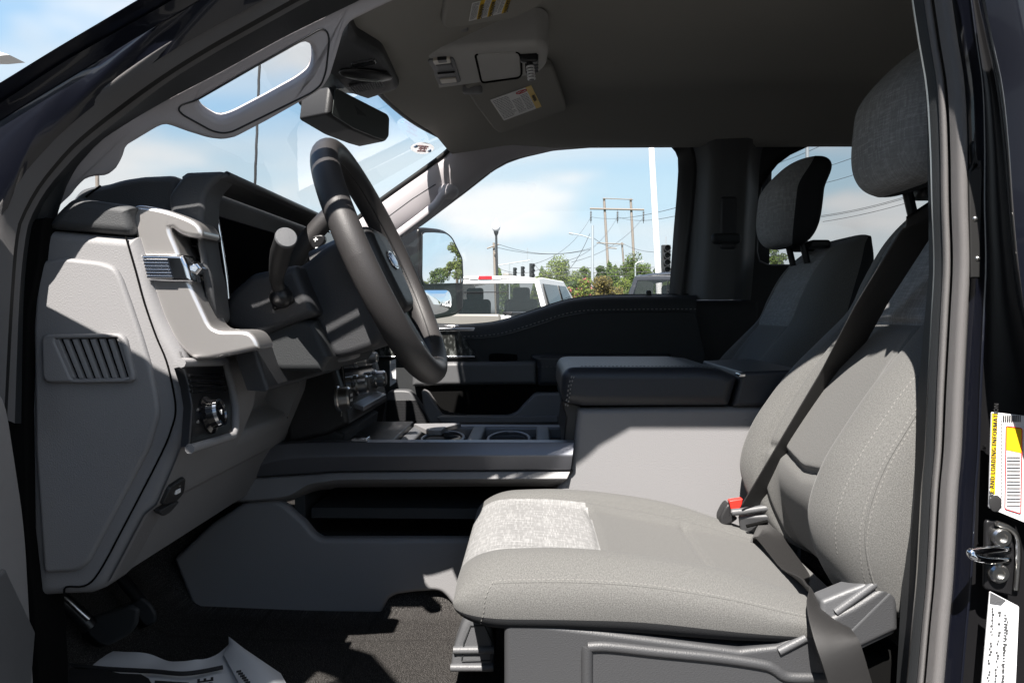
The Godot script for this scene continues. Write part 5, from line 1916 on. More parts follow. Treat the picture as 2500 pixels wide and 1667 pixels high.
func backrest(v: float, f: float, zc: float) -> Vector3:    # v 0..1 from the bottom up
	var y0 := -.405
	var y1 := .205
	var y := lerpf(y0, y1, v)
	var k := 1.0
	if y > y1 - .10: k = sqrt(maxf(0, 1 - pow((y - y1 + .10) / .10, 2)))
	if y < y0 + .03: k = sqrt(maxf(0, 1 - pow((y0 + .03 - y) / .03, 2)))
	var W: float = tab([-.40, .225, -.30, .248, -.20, .250, -.08, .240, .02, .222, .10, .205, .20, .180], y) * lerpf(.60, 1.0, k)
	var an := TAU * f
	var cz := pw(cos(an), .45)
	var sx := pw(sin(an), .55)
	var front := lerpf(tab(BKM, y), tab(BKF, y), sm(.42, .74, absf(cz)))
	var back: float = tab([-.40, .56, -.2, .60, 0.0, .69, .2, .745], y)
	var xm := lerpf(front, back, .55)
	var x := xm - ((xm - front) * sx if sx > 0 else (back - xm) * sx) * lerpf(.35, 1.0, k)
	var g := groove(absf(cz) - .57, .020) * sm(.35, .8, sx)
	g += groove(y + .245 - .03 * absf(cz), .007) * sm(.60, .50, absf(cz)) * sm(.3, .7, sx)
	g += groove(y + .018, .006) * sm(.62, .54, absf(cz)) * sm(.3, .7, sx)
	x += .009 * g
	return V(x, y, zc + W * cz)

func headrest(v: float, f: float, zc: float) -> Vector3:
	var y := lerpf(-.108, .106, v)
	var k := sqrt(maxf(0, 1 - pow(absf(y) / .108, 3.2)))
	var an := TAU * f
	var cz := pw(cos(an), .42)
	var sx := pw(sin(an), .60)
	var lean := .10 * y
	var w := .132 * lerpf(.55, 1.0, k)
	var x := .568 + lean - (.062 * sx if sx > 0 else .058 * sx) * lerpf(.25, 1, k) + .03 * sm(.02, .106, y)
	x += .014 * cz * cz * sm(0, .8, sx)
	return V(x, .290 + y, zc + w * cz)

func seat_mesh(fn: int, zc: float, nv: int, nf: int) -> Array:
	# steps round the section evenly long, so that seams keep their shape
	var mid := PackedVector3Array()
	for j in 1441: mid.append(cushion(.5, j / 1440.0, zc) if fn == 0 else backrest(.5, j / 1440.0, zc) if fn == 1 else headrest(.5, j / 1440.0, zc))
	var run := [0.0]
	for j in 1440: run.append(run[j] + mid[j].distance_to(mid[j + 1]))
	fs = []
	var k := 0
	for j in nf:
		var want: float = run[1440] * j / nf
		while run[k + 1] < want: k += 1
		fs.append((k + (want - run[k]) / maxf(run[k + 1] - run[k], 1e-9)) / 1440.0)
	var rows := []
	for i in nv + 1:
		var row := PackedVector3Array()
		var v := i / float(nv)
		v = lerpf(v, .5 - .5 * cos(PI * v), .45)
		for j in nf: row.append(cushion(v, fs[j], zc) if fn == 0 else backrest(v, fs[j], zc) if fn == 1 else headrest(v, fs[j], zc))
		rows.append(row)
	for e in 2:                                      # close the ends
		var r: PackedVector3Array = rows[0] if e == 0 else rows[rows.size() - 1]
		var c := Vector3()
		for p in r: c += p / nf
		var m := PackedVector3Array()
		for p in r: m.append(c)
		if e == 0: rows.insert(0, m)
		else: rows.append(m)
	return rows

func build_seat(called: String, label: String, zc: float, shift: Vector3, detailed: bool) -> void:
	var t := thing(called, label, "car seat", V(.1, -.55, zc), "front seats")
	var nv := 170 if detailed else 70
	var nf := 340 if detailed else 130
	for fn in 3:
		var rows := seat_mesh(fn, zc, nv, nf)
		var keep := []
		for i in nv + 2:
			for j in nf:
				var p: Vector3 = rows[i][j].lerp(rows[i + 1][(j + 1) % nf], .5)
				var an: float = TAU * (fs[j] + (fs[(j + 1) % nf] if j + 1 < nf else 1.0)) * .5
				var cz := pw(cos(an), .42 if fn == 0 else .45)
				var s := pw(sin(an), .5)
				var y := p.y - EYE.y
				var kind := 0
				if fn == 0 and absf(cz) < .64 and s > .0 and p.x < .098 - .02 * cz * cz: kind = 1
				if fn == 0 and s < -.3: kind = 2
				if fn == 1 and absf(cz) < .57 + .06 * sm(.0, .2, y) and s > .3 and y > -.018: kind = 1
				if fn == 1 and (s < -.15): kind = 2
				if fn == 2:
					kind = 1 if s > -.1 and absf(cz) < .985 else 2
				keep.append(kind)
		var names := [["cushion", "seat_cloth", "cushion_insert", "heather_cloth", "cushion_base", "back_cloth"], ["backrest", "seat_cloth", "backrest_insert", "heather_cloth", "backrest_shell", "back_cloth"], ["", "", "headrest", "heather_cloth", "headrest_side", "back_cloth"]]
		for kind in 3:
			if names[fn][kind * 2] == "": continue
			var a := Acc.new()
			a.grid(rows, true, keep, kind)
			if a.ix.size(): put(names[fn][kind * 2], a, M[names[fn][kind * 2 + 1]], t)
	var a := Acc.new()
	for z in [-.055, .055]:
		a = Acc.new()
		a.tube(PackedVector3Array([V(.585, .20, zc + z), V(.60, .14, zc + z)]), .008, 10)
		put("headrest_post", a, M.satin_black, t)
		a = Acc.new()
		a.rbox(V(.625, .186, zc + z), Vector3(.05, .02, .05), .008)
		put("post_guide", a, M.black_plastic, t)
	if detailed:
		a = Acc.new()
		# seams with pale stitching along the near side
		var path := PackedVector3Array()
		for i in 60: path.append(cushion(lerpf(.10, .965, i / 59.0), .5 - lerpf(.070, .052, i / 59.0), zc) if false else cushion(lerpf(.10, .965, i / 59.0), .058, zc))
		stitch_line(a, path, Vector3(0, .3, 1), .0060, .0007)
		var nose := PackedVector3Array()
		for i in 16: nose.append(cushion(.10 - .03 * sin(i / 15.0 * PI * .5), lerpf(.058, -.055, i / 15.0), zc) + Vector3(-.001, 0, .001))
		stitch_line(a, nose, Vector3(-.5, 0, 1), .0060, .0007)
		for e in [[.105, .16, .80], [.058, .03, .86], [.046, .03, .86], [-.002, .03, .80]]:
			path = PackedVector3Array()
			for i in 70:
				var v := lerpf(e[1], e[2], i / 69.0)
				path.append(backrest(v, e[0] + .015 * sm(.3, .0, v), zc))
			stitch_line(a, path, Vector3(-.6, 0, 1), .0065, .0007)
		path = PackedVector3Array()
		for i in 60: path.append(backrest(lerpf(.08, .70, i / 59.0), .5 - .105, zc))
		stitch_line(a, path, Vector3(-1, 0, 0), .0065, .0006)
		put("stitching", a, M.stitch, t).set_meta("kind", "stuff")
		a = Acc.new()
		for e in [[.052, .03, .86], [.004, .03, .80]]:
			path = PackedVector3Array()
			for i in 70: path.append(backrest(lerpf(e[1], e[2], i / 69.0), e[0], zc) + Vector3(0, 0, -.0006))
			a.tube(path, .0016, 6)
		path = PackedVector3Array()
		for i in 60: path.append(cushion(lerpf(.10, .965, i / 59.0), .050, zc) + Vector3(0, -.0005, -.0006))
		a.tube(path, .0016, 6)
		put("seam_piping", a, M.seat_cloth, t)
		# plastic side shield with a raised rib, and the recliner arm behind it
		a = Acc.new()
		a.prism(wz(fil(q(FU, [1158, 1428, 1180, 1424, 1400, 1452, 1700, 1492, 1790, 1482, 1850, 1446, 1960, 1392, 2064, 1325, 2066, 1450, 1960, 1500, 1960, 1760, 1158, 1760]), 6), .655), Vector3(0, 0, -.03), .008, 4)
		put("side_shield", a, M.skirt_plastic, t)
		a = Acc.new()
		var rib := wz(cr(q(B6, [-430, 1120, -300, 1118, 0, 1150, 400, 1190, 680, 1232, 760, 1262, 840, 1310, 1000, 1316, 1130, 1322, 1300, 1326]), 6), .653)
		a.tube(rib, .0075, 12)
		a.tube(wz(cr(q(B6, [-430, 1120, -436, 1180, -436, 1420]), 5), .653), .008, 10)
		put("shield_rib", a, M.skirt_plastic, t)
		for e in [[1150, 900, 1440, 690], [1215, 1042, 1552, 712], [790, 1150, 960, 1062]]:
			a = Acc.new()
			a.tube(wz(q(B6, e), .6500 if e[0] > 1000 else .6545), .0055, 10)
			put("arm_rib", a, M.shield_plastic, t)
		a = Acc.new()
		a.prism(wz(fil(q(B6, [1060, 830, 1230, 760, 1420, 690, 1545, 670, 1560, 720, 1540, 1040, 1290, 1160, 1060, 1000]), 8), .651), Vector3(0, 0, -.03), .006, 3)
		put("recliner_cover", a, M.shield_plastic, t)
		# stepped cover at the front of the seat track
		a = Acc.new()
		a.prism(wzz(fil(q(B3, [1272, 1185, 1238, 1240, 1186, 1388, 1172, 1494, 1425, 1494, 1430, 1375, 1400, 1185]), 8), .50, .50), Vector3(0, 0, -.06), .008, 3)
		var tc := put("track_cover", a, M.shield_plastic, t)
		a = Acc.new()
		a.tube(wz(q(B3, [1192, 1380, 1425, 1378]), .500), .006, 8)
		a.tube(wz(q(B3, [1176, 1480, 1422, 1480]), .500), .006, 8)
		put("step", a, M.shield_plastic, tc)
		a = Acc.new()
		a.tube(wz(q(B3, [1240, 1440, 1252, 1340, 1290, 1240, 1370, 1240, 1412, 1330, 1405, 1440, 1240, 1444]), .5008), .0012, 5)
		put("step_seam", a, M.door_dark, tc)
		a = Acc.new()
		a.prism(PackedVector3Array([V(-.02, -.43, .61), V(.50, -.45, .61), V(.50, -.45, .20), V(-.02, -.43, .20)]), Vector3(0, -.12, 0), .01, 1)
		put("seat_pedestal", a, M.void_black, t)
	t.position += shift

func build_seats() -> void:
	build_seat("car_seat", "gray cloth driver's seat in sunlight with lighter heather panels and pale stitching", .42, Vector3.ZERO, true)
	build_seat("car_seat", "gray cloth passenger seat in shade beyond the console armrest", -.42, Vector3(.072, -.022, 0), false)
	# seat belt
	var t := thing("seat_belt", "black seat belt strap running across the driver's seat to its buckle", "seat belt", V(.39, -.35, .25))
	var a := Acc.new()
	var e0 := at(q(B1, [1735, 520])[0], .655)
	var m0 := at(q(B1, [1722, 612])[0], .60)
	var m1 := at(q(B1, [1385, 1150])[0], .48)
	var m2 := at(q(B1, [1160, 1568])[0], .38)
	var m3 := at(q(B5, [405, 1095])[0], .27)
	ribbon(a, res3(PackedVector3Array([e0, m0, m1, m2, m3]), 40), Vector3(.30, -.75, .86), .055, .0016, 0.0)
	put("shoulder_strap", a, M.webbing, t)
	a = Acc.new()
	var lp := PackedVector3Array()
	for p in [[600, 385, .275], [690, 450, .30], [880, 700, .46], [985, 850, .60], [1040, 930, .655], [1100, 1070, .690], [1150, 1200, .70], [1215, 1420, .70]]: lp.append(at(q(B6, [p[0] + 45, p[1] - 15])[0], p[2]))
	ribbon(a, res3(crv(lp), 60), Vector3(.18, .5, .85), .055, .0016, .65)
	put("lap_strap", a, M.webbing, t)
	var tg := at(q(B5, [420, 1195])[0], .262)
	a = Acc.new()
	var tb := Basis(Vector3(.96, .12, .22).normalized(), Vector3(-.1, .9, .4).normalized(), Vector3(-.22, -.4, .9).normalized()).orthonormalized()
	a.rbox(tg + tb * Vector3(-.002, -.006, 0), Vector3(.055, .034, .010), .004, tb)
	put("latch_plate", a, M.shield_plastic, t)
	a = Acc.new()
	a.tube(PackedVector3Array([at(q(B5, [250, 1142])[0], .265), at(q(B5, [330, 1135])[0], .268), at(q(B5, [440, 1118])[0], .27), at(q(B5, [515, 1108])[0], .272)]), .0062, 10)
	a.ball(at(q(B5, [518, 1108])[0], .272), Vector3(.0065, .0065, .0065))
	put("latch_bar", a, M.shield_plastic, t)
	a = Acc.new()
	a.tube(PackedVector3Array([at(q(B5, [350, 1240])[0], .270), at(q(B5, [500, 1205])[0], .272)]), .003, 8)
	put("latch_slot", a, M.void_black, t)
	t = thing("belt_buckle", "black seat belt buckle with red release button beside the seat cushion", "belt buckle", at(q(B5, [190, 1240])[0], .24))
	a = Acc.new()
	a.prism(wz(fil(q(B5, [232, 1075, 250, 1130, 245, 1160, 300, 1185, 262, 1215, 172, 1262, 165, 1175, 200, 1105]), 8), .255), Vector3(0, 0, -.028), .005, 3)
	put("housing", a, M.black_plastic, t)
	a = Acc.new()
	a.prism(wz(fil(q(B5, [231, 1062, 328, 1048, 318, 1098, 300, 1124, 243, 1124]), 3), .256), Vector3(0, 0, -.014), .002, 2)
	put("release_button", a, M.red_plastic, t)
	a = Acc.new()
	a.tube(PackedVector3Array([at(q(B5, [200, 1245])[0], .235), at(q(B5, [260, 1330])[0], .22), at(q(B5, [330, 1450])[0], .19)]), .012, 8)
	put("stalk", a, M.black_plastic, t)

func crv(p: PackedVector3Array) -> PackedVector3Array:
	var o := PackedVector3Array()
	var n := p.size()
	for i in n - 1:
		var a := p[maxi(i - 1, 0)]
		var d := p[mini(i + 2, n - 1)]
		for k in 6: o.append(p[i].cubic_interpolate(p[i + 1], a, d, k / 6.0))
	o.append(p[n - 1])
	return o

func ribbon(a: Acc, p: PackedVector3Array, nrm: Vector3, w: float, th: float, follow: float) -> void:
	var rows := []
	for i in p.size():
		var d := (p[mini(i + 1, p.size() - 1)] - p[maxi(i - 1, 0)]).normalized()
		var f := i / float(p.size() - 1)
		var nn := nrm.lerp(Vector3(.15, .25, 1), sm(.3, .8, f) if follow > 0 else 0.0).normalized()
		var s := d.cross(nn).normalized()
		var up := s.cross(d).normalized()
		rows.append(PackedVector3Array([p[i] - s * w * .5, p[i] - s * w * .485 + up * th, p[i] - s * w * .2 + up * th * 1.1, p[i] + s * w * .2 + up * th * 1.1, p[i] + s * w * .485 + up * th, p[i] + s * w * .5, p[i] + s * w * .485 - up * th, p[i] - s * w * .485 - up * th]))
	a.grid(rows, true)

# ---------------------------------------------------------------- doors
func build_passenger_door() -> void:
	var t := thing("passenger_door", "dark passenger door with stitched sill, gray armrest and map pocket", "car door")
	var a := Acc.new()
	var sill := q(Z6, [-420, 985, -200, 985, 0, 985, 200, 985, 400, 994, 540, 988, 700, 970, 850, 930, 1000, 880, 1150, 830, 1300, 788, 1450, 765, 1600, 753, 1900, 747, 2150, 745, 2350, 744])
	# sill: rolls over from the glass to the room side, then falls to the stitched seam
	var s2 := q(Z6, [-420, 1082, -200, 1082, 0, 1082, 200, 1085, 400, 1096, 540, 1094, 700, 1080, 850, 1045, 1000, 998, 1150, 950, 1250, 918, 1400, 888, 1550, 879, 1900, 873, 2150, 872, 2350, 872])
	var L := res3(wz(cr(sill, 5), -.735), 80)
	var R := res3(wz(cr(s2, 5), -.672), 80)
	var rows := []
	for i in 80:
		var row := PackedVector3Array([L[i] + Vector3(0, -.02, -.012), L[i] + Vector3(0, -.003, -.005)])
		for j in 9:
			var f := j / 8.0
			row.append(L[i].lerp(R[i], f) + Vector3(0, .018, .012) * sin(PI * f) )
		rows.append(row)
	a.grid(rows)
	put("sill_pad", a, M.door_dark, t)
	a = Acc.new()
	var st := PackedVector3Array()
	for p in R: st.append(p + Vector3(0, .006, .002))
	stitch_line(a, st, Vector3(0, 0, 1), .012, .0016)
	put("sill_stitching", a, M.stitch, t).set_meta("kind", "stuff")
	a = Acc.new()
	var pan := PackedVector3Array()
	for p in R: pan.append(p + Vector3(0, -.001, -.002))
	pan.append(V(.62, -.62, -.70))
	pan.append(V(-.60, -.62, -.70))
	a.prism(pan, Vector3(0, 0, -.10), .004, 2)
	put("door_panel", a, M.door_dark, t)
	a = Acc.new()
	var skin := PackedVector3Array()
	for p in L: skin.append(p + Vector3(0, -.03, -.03))
	skin.append(V(.62, -.80, -.85))
	skin.append(V(-.60, -.80, -.85))
	a.prism(skin, Vector3(0, 0, -.12), .01, 1)
	put("door_skin", a, M.navy_paint, t)
	a = Acc.new()
	a.tube(res3(wz(cr(sill, 5), -.742), 80), .006, 8)
	put("window_seal", a, M.rubber_black, t)
	# front insert with its bright strips
	a = Acc.new()
	var ins := mat("speckled_insert", Color.WHITE, .4, .2)
	ins.albedo_texture = noise_tex(FastNoiseLite.TYPE_SIMPLEX, 0.06, 61, 5, 256, two(lin(.012, .013, .012), lin(.16, .17, .165), .45, .9))
	ins.uv1_triplanar = true
	ins.uv1_world_triplanar = true
	ins.uv1_scale = Vector3(5, 2.5, 5)
	a.prism(wz(q(Z6, [-300, 1034, 396, 1032, 545, 1240, -300, 1250]), -.664), Vector3(0, 0, -.03), .003, 2)
	put("door_insert", a, ins, t)
	a = Acc.new()
	a.rbox(at(q(Z6, [190, 1022])[0], -.66), Vector3(.24, .010, .012), .003)
	a.prism(wz(q(Z6, [-300, 1240, 530, 1236, 540, 1252, -300, 1260]), -.655), Vector3(0, 0, -.02), .002, 2)
	put("bright_strip", a, M.chrome, t)
	a = Acc.new()
	a.prism(wz(q(Z6, [-300, 985, 395, 986, 410, 1000, 400, 1020, -300, 1020]), -.690), Vector3(0, 0, -.03), .004, 2)
	put("sill_trim", a, M.silver_paint, t)
	# armrest
	a = Acc.new()
	a.prism(wz(fil(q(C1, [1000, 412, 2180, 402, 2196, 412, 2196, 622, 1330, 632, 1000, 640]), 3), -.635), Vector3(0, 0, -.06), .012, 4)
	put("armrest_front", a, M.shield_plastic, t)
	a = Acc.new()
	a.prism(wz(fil(q(C1, [2130, 352, 2200, 336, 3500, 330, 3500, 640, 2200, 640, 2200, 420]), 8), -.632), Vector3(0, 0, -.07), .016, 4)
	put("armrest_pad", a, M.lid_vinyl, t)
	a = Acc.new()
	stitch_line(a, res3(wz(q(C1, [2200, 452, 3400, 448]), -.6318), 30), Vector3(0, 0, 1), .012, .0012)
	put("armrest_stitching", a, M.stitch_dark, t).set_meta("kind", "stuff")
	a = Acc.new()
	a.prism(wz(fil(q(C1, [1735, 335, 1800, 325, 2010, 335, 2010, 395, 1740, 398]), 6), -.66), Vector3(0, 0, -.01), .003, 2)
	put("pull_recess", a, M.void_black, t)
	# pocket: dark hollow in a gray surround
	a = Acc.new()
	a.prism(wz(fil(q(C1, [1088, 672, 1145, 690, 1210, 790, 1285, 920, 1440, 928, 1930, 928, 2010, 890, 2060, 830, 2180, 708, 3400, 706, 3400, 1300, 1180, 1300, 1110, 850]), 8), -.612), Vector3(0, 0, -.05), .006, 3)
	put("map_pocket", a, M.gray_plastic, t)
	a = Acc.new()
	a.prism(wz(q(C1, [1240, 935, 1290, 924, 2400, 924, 2400, 990, 1290, 995, 1262, 970]), -.600), Vector3(0, 0, -.02), .004, 2)
	put("pocket_rim", a, M.gray_plastic, t)
	a = Acc.new()
	a.prism(wz(q(C1, [1090, 640, 3400, 640, 3400, 1000, 1200, 1000]), -.655), Vector3(0, 0, -.01), .002, 1)
	put("pocket_back", a, M.void_black, t)
	a = Acc.new()
	a.prism(wz(q(C1, [1180, 720, 1280, 860, 1400, 895, 1530, 910, 1500, 935, 1280, 930]), -.64), Vector3(0, 0, -.01), .002, 1)
	put("pocket_lining", a, M.carpet, t)
	a = Acc.new()
	a.rbox(at(q(Z6, [1962, 748])[0], -.715), Vector3(.016, .034, .012), .005)
	a.rbox(at(q(Z6, [1962, 762])[0], -.712), Vector3(.030, .008, .022), .003)
	put("lock_button", a, M.satin_black, t)
	a = Acc.new()
	a.quad(at(Vector2(900, 300), -.765), at(Vector2(1680, 300), -.765), at(Vector2(1680, 800), -.765), at(Vector2(900, 800), -.765))
	put("door_glass", a, M.clear_glass, t)
	# ---- passenger door mirror
	var c := V(-.335, .13, -1.03)
	var m := thing("door_mirror", "large two-part black passenger door mirror reflecting trees and sky", "door mirror", c)
	a = Acc.new()
	a.rbox(V(-.40, .06, -.93), Vector3(.10, .10, .30), .03)
	put("mirror_arm", a, M.black_plastic, m)
	# the glasses are turned towards the driver's eyes
	var n1 := Vector3(.845, .035, .53).normalized()
	var o1 := at(q(Z6, [270, 450])[0], -.975)
	a = Acc.new()
	a.prism(wp(fil(q(Z6, [70, 190, 110, 180, 260, 195, 325, 225, 360, 285, 415, 400, 438, 480, 446, 640, 448, 820, 435, 870, 380, 910, 200, 940, 92, 940, 90, 600]), 14), o1 - n1 * .004, n1), -n1 * .05 + Vector3(-.02, 0, 0), .010, 4)
	put("housing", a, M.satin_black, m)
	a = Acc.new()
	a.prism(wp(fil(q(Z6, [0, 225, 60, 197, 112, 182, 260, 200, 320, 232, 350, 290, 405, 405, 428, 480, 436, 640, 438, 815, 425, 862, 372, 900, 200, 930, 60, 932, -10, 900]), 14), o1 - n1 * .05, n1), -n1 * .11 + Vector3(-.05, 0, .02), .03, 5)
	put("housing_shell", a, M.satin_black, m)
	a = Acc.new()
	a.prism(wp(fil(q(Z6, [108, 228, 200, 226, 302, 236, 345, 275, 425, 440, 434, 640, 122, 650, 104, 600]), 8), o1, n1), -n1 * .003, .0005, 1)
	put("upper_glass", a, M.mirror_glass, m)
	a = Acc.new()
	var fr := wp(fil(q(Z6, [98, 216, 200, 214, 308, 226, 354, 268, 436, 438, 446, 652, 112, 662, 96, 600]), 8), o1 - n1 * .001, n1)
	a.prism(fr, -n1 * .012, .001, 1)
	put("glass_surround", a, M.satin_black, m)
	a = Acc.new()                                   # lower, curved glass
	var n2 := n1
	var o2 := o1 + n1 * .002
	var e2 := wp(fil(q(Z6, [108, 700, 320, 700, 345, 760, 340, 840, 300, 878, 190, 905, 150, 850]), 8), o2, n2)
	rows = []
	var ec := Vector3()
	for p in e2: ec += p / e2.size()
	for k in 7:
		var f := k / 6.0
		var row := PackedVector3Array()
		for p in e2: row.append(ec.lerp(p, maxf(f, .01)) + n2 * .006 * (1 - f * f))
		rows.append(row)
	a.grid(rows, true)
	put("lower_glass", a, M.mirror_glass, m)
	a = Acc.new()
	a.prism(wp(fil(q(Z6, [98, 686, 385, 690, 380, 850, 320, 895, 180, 925, 100, 900]), 8), o2 - n2 * .004, n2), -n2 * .012, .001, 1)
	put("lower_surround", a, M.satin_black, m)

func build_driver_door() -> void:
	# the open front door: hinged at the front pillar and swung out by 70 degrees; it shades the footwell
	var H := V(-.63, 0, .85)
	var th := deg_to_rad(70)
	var du := Vector3(cos(th), 0, sin(th))
	var dn := Vector3(sin(th), 0, -cos(th))         # the room side
	var P := func(u: float, y: float, n: float) -> Vector3: return H + du * u + Vector3(0, y, 0) + dn * n
	var t := thing("driver_door", "open driver's door, its gray inner trim at the left edge", "car door", H)
	var a := Acc.new()
	var pts := PackedVector3Array()
	for p in [[.10, -.07], [.5, -.01], [1.10, .02], [1.10, -.78], [-.02, -.78], [.0, -.45], [.03, -.22]]: pts.append(P.call(p[0], p[1], .095))
	a.prism(fil3(pts, .04), -dn * .06, .012, 4)
	put("inner_trim", a, M.gray_plastic, t)
	a = Acc.new()
	pts = PackedVector3Array()
	for p in [[.02, -.34], [.13, -.24], [.9, -.22], [.9, -.42], [.05, -.40]]: pts.append(P.call(p[0], p[1], .099))
	a.prism(pts, -dn * .01, .003, 2)
	put("armrest_panel", a, M.shield_plastic, t)
	a = Acc.new()
	pts = PackedVector3Array()
	for p in [[-.02, .03], [.12, .0], [.5, .02], [1.12, .05], [1.12, -.85], [-.03, -.85]]: pts.append(P.call(p[0], p[1], .035))
	a.prism(pts, -dn * .10, .02, 3)
	put("door_skin", a, M.navy_paint, t)
	a = Acc.new()
	var fr := PackedVector3Array()
	for p in [[-.06, .02], [-.04, .16], [.10, .289], [.20, .381], [.30, .473], [.40, .555], [.55, .60], [.75, .61], [1.02, .60], [1.10, .54], [1.13, .02], [1.05, .02], [1.03, .50], [1.0, .53], [.75, .535], [.55, .525], [.43, .485], [.32, .405], [.22, .312], [.12, .22], [.02, .13], [.0, .02]]: fr.append(P.call(p[0], p[1], .02))
	a.prism(fr, -dn * .04, .006, 2)
	put("window_frame", a, M.navy_paint, t)
	a = Acc.new()
	pts = PackedVector3Array()
	for p in [[-.05, .0], [-.04, .15], [.10, .25], [.33, .43], [.36, .0]]: pts.append(P.call(p[0], p[1], .0))
	a.prism(pts, -dn * .03, .005, 2)
	put("unseen_mirror_sail", a, M.black_plastic, t)  # out of view; widened across the window to keep sun off the footwell
	a = Acc.new()
	a.quad(P.call(.20, .0, 0.0), P.call(1.10, .03, 0.0), P.call(1.05, .52, 0.0), P.call(.42, .48, 0.0))
	put("door_glass", a, M.sun_dimming_glass, t)  # unseen pane, darkened to dim the sun that reaches the floor
	var m := thing("driver_door_mirror", "black driver's side door mirror on the open door", "door mirror", P.call(.12, .1, -.2))
	a = Acc.new()
	pts = PackedVector3Array()
	a.rbox(P.call(.20, .14, -.20), Vector3(.16, .40, .30), .04, Basis(du, Vector3.UP, dn))
	put("housing", a, M.black_plastic, m)
	a = Acc.new()
	a.rbox(P.call(.13, .08, -.08), Vector3(.08, .08, .16), .02, Basis(du, Vector3.UP, dn))
	put("mirror_arm", a, M.black_plastic, m)

# ---------------------------------------------------------------- fittings under the roof
func warning_sticker(parent: Node, corners: PackedVector3Array, tex: Texture2D, called: String, lift: Vector3) -> void:
	var a := Acc.new()
	a.quad(corners[0] + lift, corners[1] + lift, corners[2] + lift, corners[3] + lift)
	put(called, a, print_mat(called + "_print", tex), parent)

